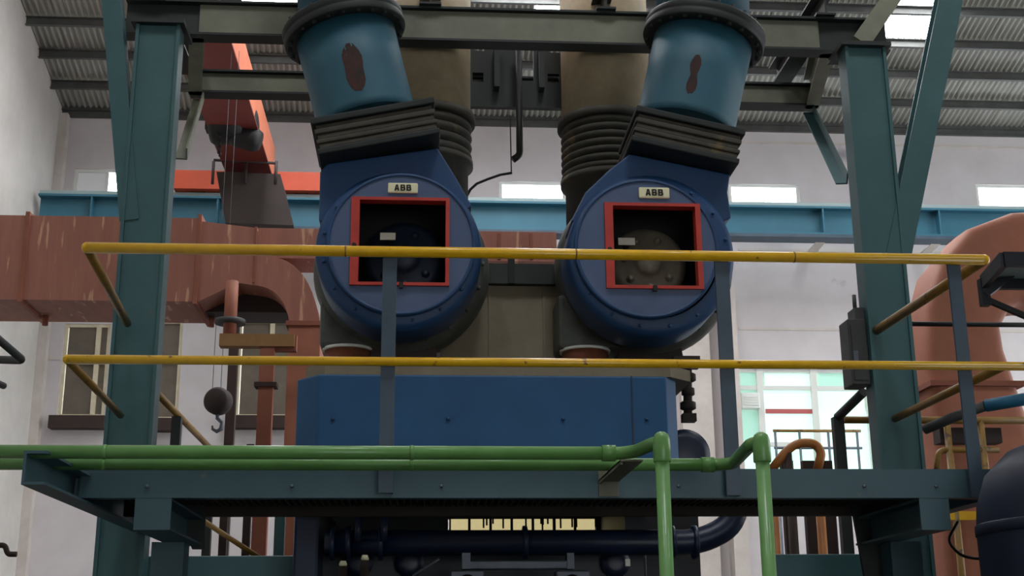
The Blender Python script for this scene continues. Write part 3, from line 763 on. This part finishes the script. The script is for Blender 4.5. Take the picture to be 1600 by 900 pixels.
# ------------------------------------------------------------------ intake ducts above the turbochargers
def intake(bot, top, rpx, label, scar, rib):
    y = TY+.28
    A, B = at(*bot, y), at(*top, y); ax = (B-A).normalized(); L = (B-A).length; r = size(rpx, *bot, y)
    t = thing('intake_duct', A, label, 'duct', 'intake ducts above the turbochargers')
    r2 = r*1.02
    build(MB().lathe([(r*1.0, -.02), (r*1.0, .03), (r*1.0, L*.5), (r2, L)], A, ax, 48), 'duct_body', 'duct_teal', t)
    fg = build(MB().lathe([(r2+.004, -.01), (r2+.07, -.01), (r2+.075, 0), (r2+.075, .035), (r2+.07, .045), (r2+.075, .05), (r2+.075, .085), (r2+.07, .095), (r2-.03, .095)], B, ax, 56), 'flange_ring', 'flange_dark', t)
    e = ax.cross(Vector((0, 1, 0))).normalized(); g = ax.cross(e)
    for k in range(24):
        th = 2*math.pi*k/24; p = B+(e*math.cos(th)+g*math.sin(th))*(r2+.045)
        build(MB().lathe([(.014, -.03), (.014, .12)], p, ax, 6), 'flange_bolt', 'flange_dark', fg)
    up2 = Vector((ax.x*.2, 0, 1)).normalized()
    build(MB().lathe([(r2-.02, .05), (r2-.02, 1.2)], B, up2, 48), 'upper_section', 'duct_teal', t)
    # seam along the side and the worn paint scar
    sp = [at(x, yy, 1) for x, yy in scar]
    mb = MB(); n = 7; vs = []; fs = []
    def on_skin(px, py):
        d = (at(px, py, 1)-EYE); o = EYE-A
        dp = d-ax*d.dot(ax); op = o-ax*o.dot(ax); rr = r*1.006
        a_, b_, c_ = dp.dot(dp), 2*dp.dot(op), op.dot(op)-rr*rr
        return EYE+d*((-b_-math.sqrt(max(b_*b_-4*a_*c_, 0)))/(2*a_))
    n = len(scar)
    for (cx, cy, hwid) in scar_rows(scar):
        vs += [on_skin(cx-hwid, cy), on_skin(cx, cy-1), on_skin(cx+hwid, cy)]
    m_ = len(vs)//3
    for i in range(m_-1):
        fs += [(i*3, i*3+1, i*3+4, i*3+3), (i*3+1, i*3+2, i*3+5, i*3+4)]
    build(mb.add(vs, fs, True), 'worn_patch', 'rust_dark', t)
    return t
def scar_rows(s):
    (xa, ya), (xb, yb_) = s[0], s[1]; wmax = s[2][0]; k = s[2][1]; out = []
    for i in range(9):
        t = i/8; w_ = wmax*(math.sin(math.pi*(.06+.88*t))**.7)
        if k: w_ *= (.55+.45*abs(math.cos(math.pi*t)))
        out.append((xa+(xb-xa)*t, ya+(yb_-ya)*t, w_*(1+.15*math.sin(9*t))))
    return out
intake((574, 190), (540, 58), 78, 'teal intake duct leaning left with a rusty worn patch', [(546, 68), (560, 142), (17, 0)], 0)
intake((1070, 200), (1098, 68), 76, 'teal intake duct leaning right with a dark streak on its front', [(1090, 86), (1078, 146), (11, 1)], 1)

# ------------------------------------------------------------------ exhaust stacks behind
def stack(cx, rpx, zbpx, ztpx, label, nf):
    y = 8.62; c = at(cx, 150, y); r = size(rpx, cx, 150, y)
    zb_, zt_ = at(cx, zbpx, y).z, at(cx, ztpx, y).z
    t = thing('exhaust_stack', (c.x, y, zb_-.5), label, 'pipe', 'exhaust stacks behind the intake ducts')
    build(MB().lathe([(r, 0), (r, zb1+.7-zt_)], (c.x, y, zt_), (0, 0, 1), 44), 'pipe', 'exhaust_tan', t)
    build(MB().lathe([(r+.005, 0), (r+.035, 0), (r+.035, .05), (r+.005, .05)], (c.x, y, zt_-.04), (0, 0, 1), 44), 'clamp_ring', 'grime', t)
    h = (zt_-.04-zb_)/nf
    for i in range(nf):
        z = zb_+i*h
        build(MB().lathe([(r-.02, 0), (r+.005, h*.25), (r+.012, h*.5), (r+.005, h*.75), (r-.02, h)], (c.x, y, z), (0, 0, 1), 40), 'bellows_fold', 'grime', t)
    build(MB().lathe([(r*.95, -.55), (r*.95, -.05), (r+.02, -.04), (r+.02, 0)], (c.x, y, zb_), (0, 0, 1), 40), 'lower_pipe', 'grime', t)
stack(667, 68, 255, 188, 'tan exhaust stack behind the left teal intake duct', 4)
stack(946, 68, 285, 196, 'tan exhaust stack with ribbed bellows behind the right teal intake duct', 7)

# ================================================================== PLATFORM
PY = 6.3
zt_, zb_ = at(800, 732, PY).z, at(800, 778, PY).z
px0, px1 = at(150, 755, PY).x, at(1578, 755, PY).x
XS = at(60, 725, 5.6).x
pf = thing('access_platform', ((px0+px1)/2, PY+.5, 0), 'slate green steel access platform in front of the engine', 'platform')
build(MB().beam((XS-.05, PY+.035, (zt_+zb_)/2), (px1, PY+.035, (zt_+zb_)/2), sec_c(.07, zt_-zb_, .01), (0, 0, 1)), 'front_beam', 'beam_teal', pf)
build(MB().box(XS+.0, px1, PY-.002, PY+.012, zb_, zt_), 'front_web', 'beam_teal', pf)
PB = 7.32
build(MB().box(XS, px1, PY+.08, PB, zt_-.035, zt_-.02), 'floor_plate', 'grating_steel', pf)
g = MB(); nb = 120
for i in range(nb):
    x = XS+.1+(px1-XS-.2)*i/(nb-1); g.box(x-.004, x+.004, PY+.09, PB, zt_-.085, zt_-.035)
for k in range(8):
    y = PY+.15+k*.14; g.box(XS+.05, px1-.05, y-.006, y+.006, zt_-.07, zt_-.05)
build(g, 'grating', 'grating_steel', pf, kind='stuff')
build(MB().box(XS, px1, PB-.06, PB, zb_+.01, zt_), 'rear_beam', 'grating_steel', pf)
build(MB().beam((XS, 5.55, (zt_+zb_)/2-.03), (XS, FY-.03, (zt_+zb_)/2-.03), sec_c(.10, zt_-zb_, .012)), 'side_beam', 'beam_teal', pf)
build(MB().beam((px1-.05, PY, (zt_+zb_)/2), (px1-.05, FY-.03, (zt_+zb_)/2), sec_c(.09, zt_-zb_, .012)), 'side_beam', 'beam_teal', pf)
for (pa, pb, pc_, pd) in ((210, 267, 235, 286), (1438, 1484, 1394, 1442)):
    xa, xb = at(pa, 800, PY).x, at(pb, 800, PY).x; zc = at((pa+pb)/2, 828, PY).z
    if zc > zb_-.05: zc = zb_-.16
    build(MB().beam(((xa+xb)/2, PY+.01, (zc+zb_)/2), ((xa+xb)/2, 7.3, (zc+zb_)/2), sec_i(xb-xa, zb_-zc-.002, .012, .012)), 'under_beam', 'beam_teal', pf)
    build(MB().box(xa, xb, PY+.0, PY+.012, zc, zb_), 'end_plate', 'beam_teal', pf)
    xa, xb = at(pc_, 880, 7.0).x, at(pd, 880, 7.0).x
    build(MB().box(xa, xb, 7.0, 7.16, 0, zc), 'support_post', 'beam_teal', pf)
    build(MB().box(xa-.05, xb+.05, 6.95, 7.21, 0, .02), 'foot_plate', 'beam_dark', pf)
# bolts and splice on the front beam
for px in (230, 456, 690, 1060, 1350, 1462):
    a = at(px, 760, PY); build(MB().lathe([(.009, 0), (.009, .01), (0, .01)], (a.x, PY-.002, a.z), (0, -1, 0), 6), 'bolt', 'steel_grey', pf)
# deep gussets at the corners under the platform
for pts in ([(270, 778), (320, 778), (320, 858), (300, 858)], [(1330, 782), (1394, 782), (1394, 905), (1352, 905)]):
    q = [at(x, y, 7.22) for x, y in pts]
    build(MB().prism(q, (0, .03, 0)), 'gusset', 'beam_dark', pf)

# lower tie beams at eye level between columns and engine block
for (pa, pb, py0, lab) in ((146, 466, 869, 'teal tie beam from the left column to the engine base'), (1206, 1372, 866, 'teal tie beam from the engine base to the right column')):
    xa, xb = at(pa, 890, FY+.3).x, at(pb, 890, FY+.3).x; z = at((pa+pb)/2, py0, FY+.3).z
    build(MB().box(xa, xb, FY+.28, FY+.46, z-.35, z), 'tie_beam', 'column_teal', label=lab, cat='beam', bevel=.006)

# ------------------------------------------------------------------ yellow guardrail
gr = thing('guardrail', (at(800, 740, PY).x, PY, zt_), 'yellow pipe guardrail on slate posts along the platform edge', 'railing')
RYc = PY-.075
tl, tr = at(136, 388, RYc), at(1538, 405, RYc); zz = (tl.z+tr.z)/2
ll, lr = at(105, 562, RYc), at(1640, 572, RYc); zl = (ll.z+lr.z)/2
build(MB().tube([(tl.x, RYc, zz), (tr.x, RYc, zz)], .028, 14), 'top_rail', 'yellow_paint', gr)
build(MB().tube([(ll.x, RYc, zl), (lr.x, RYc, zl)], .0225, 14), 'lower_rail', 'yellow_paint', gr)
for c in ((tl.x, RYc, zz), (tr.x, RYc, zz)): build(MB().ball(c, .0285, 12), 'corner_joint', 'yellow_paint', gr)
build(MB().ball((ll.x, RYc, zl), .023, 12), 'corner_joint', 'yellow_paint', gr)
build(MB().tube([(tl.x, RYc, zz), (XLc-.05, FY-.03, zz)], .024, 12), 'return_rail', 'yellow_dull', gr)
build(MB().tube([(ll.x, RYc, zl), (XLc-.05, FY-.03, zl)], .021, 12), 'return_rail', 'yellow_dull', gr)
build(MB().tube([(tr.x, RYc, zz), (XRc-.1, FY-.03, zz)], .029, 12), 'return_rail', 'yellow_dull', gr)
k2 = at(1568, 578, RYc)
build(MB().tube([(k2.x, RYc, zl), (XRc-.03, FY-.03, zl)], .024, 12), 'return_rail', 'yellow_dull', gr)
for px, wpx, y1 in ((613, 22, 771), (1129, 22, 775), (1491, 20, 778)):
    top = at(px, 400 if px < 1400 else 412, PY-.03); wd = size(wpx, px, 600, PY)
    xx = at(px-7 if px < 700 else px+6, 590, PY-.03).x if px < 1400 else at(px+14, 590, PY-.03).x
    zb2 = at(px, y1, PY-.03).z
    build(MB().beam((xx, PY-.03, zb2), (xx, PY-.03, zz), sec_l(wd, .055, .012), (0, 1, 0)), 'post', 'post_slate', gr)
    build(MB().box(xx-wd/2, xx+wd/2, PY-.062, PY-.055, zb2, zz+.01), 'post_face', 'post_slate', gr)
for px in (540, 900, 1240):
    x = at(px, 395, RYc).x; build(MB().lathe([(.0283, -.004), (.0295, 0), (.0283, .004)], (x, RYc, zz), (1, 0, 0), 14), 'weld_ring', 'yellow_dull', gr)

# ------------------------------------------------------------------ green pipes
def green(posts, turn, y_run, z_y, label):
    Yp = 5.3
    a = at(posts[0], posts[1], Yp); b = at(turn[0], turn[1], y_run)
    z = z_y
    t = thing('green_pipe', (a.x, Yp, 0), label, 'pipe', 'green pipes in front of the platform')
    r = .030
    xl_ = at(-80, 707, y_run).x
    build(MB().tube([(xl_, y_run, z), (b.x, y_run, z)], r, 14), 'horizontal_run', 'green_paint', t)
    build(MB().tube([(b.x-.01, y_run, z), (b.x+.03, y_run, z), (b.x+.09, y_run-.05, z), (a.x-.03, Yp+.06, z), (a.x, Yp, z)], r*.97, 14, .03), 'offset_bend', 'green_paint', t)
    build(MB().tube([(a.x, Yp, 0), (a.x, Yp, z-.03)], r, 16), 'riser', 'green_paint', t)
    build(MB().lathe([(r*1.18, -.085), (r*1.25, -.08), (r*1.25, -.02), (r*1.2, .01), (r*.95, .032), (r*.5, .042), (0, .044)], (a.x, Yp, z), (0, 0, 1), 20), 'elbow_fitting', 'green_paint', t)
    build(MB().lathe([(r*1.22, 0), (r*1.22, .06)], (b.x-.05, y_run, z), (1, 0, 0), 16), 'coupling', 'green_paint', t)
    for px in (160, 640):
        x = at(px, 707, y_run).x; build(MB().lathe([(r*1.04, 0), (r*1.12, .01), (r*1.04, .02)], (x, y_run, z), (1, 0, 0), 16), 'weld_ring', 'green_paint', t)
ZG = at(500, 707, 5.62).z
green((1034, 700), (958, 712), 5.62, ZG, 'nearer green pipe bending down in front of the middle of the platform')
green((1190, 700), (1112, 724), 5.98, ZG, 'farther green pipe bending down right of the other green riser')
a = at(955, 740, 6.2)
sb = MB().box(a.x-.05, a.x-.038, 5.60, PY, a.z-.04, ZG-.033).box(a.x-.05, a.x+.05, PY-.012, PY-.002, a.z-.1, a.z+.03).box(a.x-.05, a.x+.05, 5.58, PY, ZG-.041, ZG-.033)
build(sb, 'pipe_bracket', 'beam_olive', label='grey angle bracket holding the green pipes to the platform beam', cat='bracket')

# ================================================================== BELOW THE PLATFORM
by = 8.0
eb = thing('engine_block', (at(740, 880, by).x, by+.6, 0), 'dark navy engine block in shadow below the platform', 'engine')
xa, xb = at(466, 860, by).x, at(1010, 860, by).x
zt2 = at(740, 838, by).z
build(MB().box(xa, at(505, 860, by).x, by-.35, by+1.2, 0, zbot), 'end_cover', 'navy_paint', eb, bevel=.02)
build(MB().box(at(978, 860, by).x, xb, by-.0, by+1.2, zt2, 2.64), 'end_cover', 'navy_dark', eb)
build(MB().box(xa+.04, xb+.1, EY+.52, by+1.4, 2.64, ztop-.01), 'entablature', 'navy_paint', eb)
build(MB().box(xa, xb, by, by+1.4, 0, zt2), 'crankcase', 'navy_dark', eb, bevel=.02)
for px in (560, 640, 960):
    c = at(px, 880, by); build(MB().lathe([(.07, 0), (.09, .02), (.09, .05), (.04, .06), (0, .06)], (c.x, by, c.z), (0, -1, 0), 20), 'inspection_cover', 'navy_paint', eb)
hpn = thing('coolant_pipe', (at(830, 860, 7.7).x, 7.7, at(830, 865, 7.7).z), 'dark blue horizontal pipe with upturned right end below the platform', 'pipe')
zc = at(830, 848, 7.7).z; xa, xb = at(508, 848, 7.7).x, at(1095, 848, 7.7).x
e2 = at(1150, 822, 7.7)
build(MB().tube([(xa, 7.7, zc), (xb, 7.7, zc), (e2.x, 7.7, e2.z+.02), (e2.x+.01, 7.7, e2.z+.25)], .075, 16, .12), 'pipe', 'navy_paint', hpn)
for px in (520, 545, 595, 820, 1050, 1085):
    x = at(px, 848, 7.7).x; build(MB().lathe([(.09, -.015), (.10, -.012), (.10, .012), (.09, .015)], (x, 7.7, zc), (1, 0, 0), 20), 'pipe_flange', 'navy_paint', hpn)
for px in (560, 600):
    a = at(px, 815, 7.6); build(MB().tube([(a.x, 7.6, zc), (a.x, 7.6, zt_-.1)], .022, 10), 'riser', 'navy_paint', hpn)
# cream strip behind the engine, its brightness put in as glow
ly = 9.1
q = rect(700, 931, 811, 836, ly)
lw = thing('cream_glow_strip', ((q[0]+q[1])/2, ly, q[2]), 'low cream strip with glow put into its colour behind the engine, under the platform', 'panel')
n = 7
for i in range(n):
    a_, b_ = q[0]+(q[1]-q[0])*i/n, q[0]+(q[1]-q[0])*(i+1)/n
    build(MB().box(a_+.008, b_-.008, ly, ly+.01, q[2], q[3]), 'pane', 'cream_glow', lw)  # pieces of the cream strip with glow in the colour, not window panes
    if i: build(MB().box(a_-.009, a_+.009, ly-.02, ly+.02, q[2], q[3]), 'bar', 'black_iron', lw)
random.seed(3)
for i in range(16):
    x = q[0]+(q[1]-q[0])*random.random(); hh = random.uniform(.3, .8)
    build(MB().box(x-.006, x+.006, ly-.03, ly-.02, q[3]-(q[3]-q[2])*hh, q[3]+.01), 'grille_tooth', 'black_iron', lw)
build(MB().box(q[0]-.03, q[1]+.03, ly-.02, ly+.02, q[2]-.03, q[2]), 'strip_lower_edge', 'beam_dark', lw)
build(MB().box(q[0]-.03, q[1]+.03, ly-.02, ly+.02, q[3], q[3]+.03), 'strip_upper_edge', 'beam_dark', lw)

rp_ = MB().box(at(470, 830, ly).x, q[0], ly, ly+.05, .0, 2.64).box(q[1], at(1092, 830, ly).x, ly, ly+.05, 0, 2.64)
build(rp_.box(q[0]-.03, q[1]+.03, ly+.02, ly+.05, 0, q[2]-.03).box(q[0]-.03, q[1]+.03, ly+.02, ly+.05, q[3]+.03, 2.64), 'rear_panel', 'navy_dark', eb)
# grey bracket frame at the bottom middle
ky2 = 7.2
kf = thing('grey_engine_bracket', (at(810, 900, ky2).x, ky2, at(810, 930, ky2).z), 'grey painted bracket frame low in front of the engine', 'bracket')
q = rect(724, 897, 876, 889, ky2); build(MB().box(q[0], q[1], ky2, ky2+.1, q[2], q[3]), 'crossbar', 'steel_grey', kf, bevel=.006)
for pa, pb, pc_, pd in ((722, 735, 864, 889), (886, 897, 864, 889)):
    q = rect(pa, pb, pc_, pd, ky2); build(MB().box(q[0], q[1], ky2-.01, ky2+.1, q[2], q[3]), 'upright', 'steel_grey', kf)
for pa, pb in ((704, 756), (868, 920)):
    q = rect(pa, pb, 892, 940, ky2); build(MB().box(q[0], q[1], ky2-.05, ky2+.08, q[2], q[3]), 'foot_block', 'steel_grey', kf, bevel=.008)
    c = at((pa+pb)/2, 912, ky2-.05); build(MB().lathe([(.05, 0), (.05, .02), (.03, .03), (0, .03)], c, (0, -1, 0), 18), 'bush', 'black_iron', kf)
# small cocks in front of the block
cs = thing('drain_cocks', (at(555, 895, 7.5).x, 7.5, at(555, 905, 7.5).z), 'pair of small brass tipped drain cocks at the dark engine block', 'valve')
for px, pt, mm in ((536, 882, 'brass'), (570, 873, 'brass')):
    a = at(px, pt, 7.5)
    build(MB().tube([(a.x, 7.5, a.z-.3), (a.x, 7.5, a.z-.01)], .028, 10), 'cock_body', 'crane_brown', cs)
    build(MB().lathe([(.02, 0), (.024, .01), (.016, .03), (0, .03)], (a.x, 7.5, a.z-.01), (0, 0, 1), 12), 'cock_tip', 'plate_cream', cs)
build(MB().tube([at(645, 900, 7.4), at(686, 873, 7.4)], .008, 8), 'lever_rod', 'steel_grey', label='thin slanting steel rod below the platform', cat='rod')
c = at(981, 879, 7.6)
build(MB().box(c.x-.014, c.x+.014, 7.6, 7.62, c.z-.02, c.z+.02), 'tag_plate', 'paper_label', label='tiny white tag on the dark engine right of the grey bracket', cat='tag')

# yellow brown stair rail behind the left column, and its post
sr = thing('stair_handrail', (at(300, 700, 9.2).x, 9.2, 0), 'dull yellow handrail behind the left column running back to a dark post', 'railing')
a, b = at(232, 601, 8.6), at(330, 702, 8.6); z = a.z
d = at(330, 702, 1)-EYE; t_ = (z-EYE.z)/d.z; b = EYE+d*t_
build(MB().tube([a, b], .026, 10), 'rail', 'yellow_dull', sr)
pp = a+(b-a)*.38
build(MB().box(pp.x-.035, pp.x+.035, pp.y, pp.y+.07, 0, z-.02), 'post', 'beam_dark', sr)
pp = b
build(MB().box(pp.x-.035, pp.x+.035, pp.y, pp.y+.07, 0, z-.02), 'post', 'beam_dark', sr)
# slender posts and thin rail seen below the platform on the left
for px, nm in ((348, 'thin brown post seen below the platform, the one nearer the left column'), (384, 'thin brown post seen below the platform, the one nearer the terracotta leg'), (436, 'teal post seen below the platform just left of the engine block')):
    a = at(px, 840, 9.0); wd = .05 if px < 430 else .07
    build(MB().box(a.x-wd/2, a.x+wd/2, 9.0, 9.06, 0, 3.0 if px < 400 else 2.6), 'service_post', 'sill_brown' if px < 400 else 'column_teal', label=nm, cat='post')
build(MB().tube([at(318, 814, 8.95), at(412, 876, 8.95)], .018, 8), 'sloping_rail', 'yellow_dull', sr)

# grey handrail end at the left edge
lh = thing('grey_handrail_end', at(20, 600, 6.0), 'dark grey bent handrail end at the left edge of the photo', 'railing')
build(MB().tube([at(-90, 455, 5.6), at(36, 563, 6.2), at(-90, 560, 6.5)], .02, 10, .03), 'bent_rail', 'box_grey', lh)
build(MB().tube([at(-90, 560, 5.6), at(6, 603, 6.2)], .016, 10), 'lower_stub', 'box_grey', lh)
# bent pipe on the left wall corner near the bottom
build(MB().tube([at(-30, 852, 12), at(8, 852, 12), at(12, 866, 12), at(26, 866, 12)], .025, 8, .03), 'wall_pipe', 'sill_brown', label='thin bent brown pipe low at the left edge', cat='pipe')

# ================================================================== RIGHT SIDE
q = rect(1329, 1362, 478, 600, FY-.0)
xb_ = XRc-.1425
jb = thing('junction_box', (xb_-.07, FY+.1, q[2]), 'dark grey electrical box fixed to the left side of the right column', 'electrical box')
build(MB().box(q[0], xb_-.003, FY+.02, FY+.2, q[2], q[3]-.08), 'enclosure', 'box_grey', jb, bevel=.008)
build(MB().box(q[0]+.06, xb_-.003, FY+.04, FY+.18, q[3]-.08, q[3]), 'cable_entry', 'box_grey', jb)
build(MB().box(q[0]+.02, q[0]+.05, FY+.012, FY+.02, q[2]+.1, q[2]+.22), 'door_latch', 'steel_grey', jb)
build(MB().box(q[0]+.015, xb_-.02, FY+.013, FY+.02, q[2]+.03, q[3]-.12), 'box_door', 'box_grey', jb)
build(MB().tube([(xb_-.04, FY+.1, q[3]), (xb_-.04, FY+.1, q[3]+.1)], .014, 8), 'conduit', 'box_grey', jb)

dh = thing('dark_handrail', (at(1310, 725, 8.4).x, 8.4, 0), 'dark handrail post with rail rising to the right column', 'railing')
a = at(1309, 652, 8.4); b = at(1375, 608, 8.0)
build(MB().box(a.x-.036, a.x+.036, 8.38, 8.44, 0, a.z), 'post', 'beam_dark', dh)
build(MB().tube([a, (XRc-.1, 7.95+.15, b.z)], .032, 10), 'rail', 'box_grey', dh)
yr = thing('yellow_side_railing', (at(1460, 690, 9.0).x, 8.75, 0), 'yellow railing behind the right column', 'railing')
a, b = at(1318, 656, 8.75), at(1640, 662, 8.75); b.z = a.z
build(MB().tube([a, b], .026, 10), 'top_rail', 'yellow_dull', yr)
a2 = at(1470, 700, 8.75); z2 = at(1500, 703, 8.75).z
build(MB().tube([(at(1462, 740, 8.75).x, 8.75, z2-.2), (a2.x-.02, 8.75, z2), (at(1560, 700, 8.75).x, 8.75, z2)], .022, 10, .06), 'bent_rail', 'yellow_dull', yr)
for px in (1482, 1535):
    x = at(px, 690, 8.75).x; build(MB().tube([(x, 8.75, 0), (x, 8.75, a.z)], .025, 10), 'post', 'yellow_dull', yr)
z3 = at(1510, 806, 8.75).z
build(MB().box(at(1478, 806, 8.75).x, at(1560, 806, 8.75).x, 8.73, 8.77, z3-.03, z3+.03), 'kick_plate', 'yellow_paint', yr)
hs = [at(x, y, 8.3) for x, y in ((1205, 735), (1228, 705), (1246, 692), (1272, 692), (1284, 706), (1277, 735))]
hl = thing('orange_loop_pipe', at(1245, 740, 8.3), 'orange brown pipe loop standing behind the right end of the platform', 'pipe')
build(MB().tube(hs, .030, 10, .05), 'loop', 'orange_hose', hl)
a = at(1231, 715, 8.3); build(MB().tube([(a.x, 8.3, 0), (a.x, 8.3, a.z+.03)], .028, 10), 'stand', 'sill_brown', hl)
for h_ in (hs[0], hs[-1]): build(MB().tube([(h_.x, 8.3, 0), h_], .030, 10), 'leg', 'orange_hose', hl)
bpx = [at(1445, 671, 7.2), at(1490, 652, 7.05), at(1540, 634, 6.9), at(1640, 617, 6.7)]
bl = thing('blue_pipe', bpx[1], 'blue grey pipe running off the right edge below the yellow rail', 'pipe')
build(MB().tube(bpx[:3], .030, 12), 'lower_length', 'box_grey', bl)
build(MB().tube(bpx[2:], .036, 12), 'upper_length', 'pipe_blue', bl)
q = rect(1450, 1522, 676, 699, 9.0)
build(MB().box(q[0], at(1545, 690, 9.0).x, 8.78, 8.9, q[2], q[3]), 'brown_channel', 'crane_brown', yr)  # separate dark brown beam, only grouped with the railing
a, b = at(1424, 506, 8.6), at(1660, 506, 8.6); b.z = a.z
build(MB().tube([a, b], .018, 8), 'thin_conduit', 'black_iron', label='thin dark horizontal conduit in front of the curved duct', cat='pipe')
# bracketed tray frame at the right edge
fy = 6.9
tf = thing('tray_support_frame', at(1560, 465, fy), 'dark blue grey bracketed tray frame at the right edge', 'frame')
T0, T1, T2, T3 = at(1536, 436, fy), at(1567, 398, fy-.6), at(1680, 390, fy-.6), at(1680, 446, fy)
zt3 = T0.z
def pz(px, py, z):
    d = at(px, py, 1)-EYE; return EYE+d*((z-EYE.z)/d.z)
T1 = pz(1567, 400, zt3); T2 = Vector((T1.x+.6, T1.y, zt3)); T3 = Vector((T0.x+.6, T0.y, zt3))
build(MB().prism([T0, T1, T2, T3], (0, 0, .015)), 'tray_plate', 'crane_grey', tf)
for p, q2 in ((T0, T1), (T1, T2), (T0, T3)):
    build(MB().beam(p-Vector((0, 0, .02)), q2-Vector((0, 0, .02)), sec_rect(.035, .08)), 'edge_beam', 'navy_dark', tf)
build(MB().beam(T0-Vector((0, 0, .09)), T0+Vector((.34, -.1, .16)), sec_rect(.05, .05)), 'strut', 'navy_dark', tf)
build(MB().beam(T0-Vector((.0, 0, .12)), T0+Vector((.36, 0, -.28)), sec_rect(.03, .03)), 'strut', 'beam_dark', tf)
build(MB().box(T0.x-.025, T0.x+.025, T0.y-.02, T0.y+.03, T0.z-.16, T0.z), 'hanger', 'navy_dark', tf)
# dark navy tank in the lower right corner
ny = 5.6
nk = thing('navy_tank', (at(1640, 900, ny).x, ny+.5, 0), 'dark navy rounded tank in the lower right corner', 'tank')
cx_ = at(1592, 850, ny).x
zt4 = at(1600, 668, ny).z
rt_ = .62
build(MB().lathe([(rt_, 0), (rt_, zt4-.42), (rt_*.98, zt4-.30), (rt_*.90, zt4-.16), (rt_*.72, zt4-.05), (rt_*.4, zt4+.03), (0, zt4+.06)], (cx_+rt_, ny+.3, 0), (0, 0, 1), 56), 'shell', 'navy_tank_paint', nk)
build(MB().lathe([(rt_, 0), (rt_+.006, .005), (rt_+.006, .05), (rt_, .055)], (cx_+rt_, ny+.3, zt4-.45), (0, 0, 1), 56), 'seam_band', 'navy_tank_paint', nk)
build(MB().tube([at(1497, 815, 6.6), at(1480, 845, 6.6), at(1500, 868, 6.6), at(1530, 874, 6.6), at(1560, 866, 6.6)], .008, 8, .04), 'cable_loop', 'cable_black', label='thin dark cable loop hanging left of the navy tank', cat='cable')
# short posts and a cable seen under the right part of the platform
for px, nm in ((1238, 'dark brown post below the platform just right of the farther green riser'), (1272, 'dark brown post below the platform beside the orange pipe leg'), (1300, 'dark brown post below the platform nearest the right column')):
    a = at(px, 840, 9.4); build(MB().box(a.x-.045, a.x+.045, 9.4, 9.46, 0, 2.95), 'service_post', 'sill_brown', label=nm, cat='post')
bpy.context.view_layer.update()
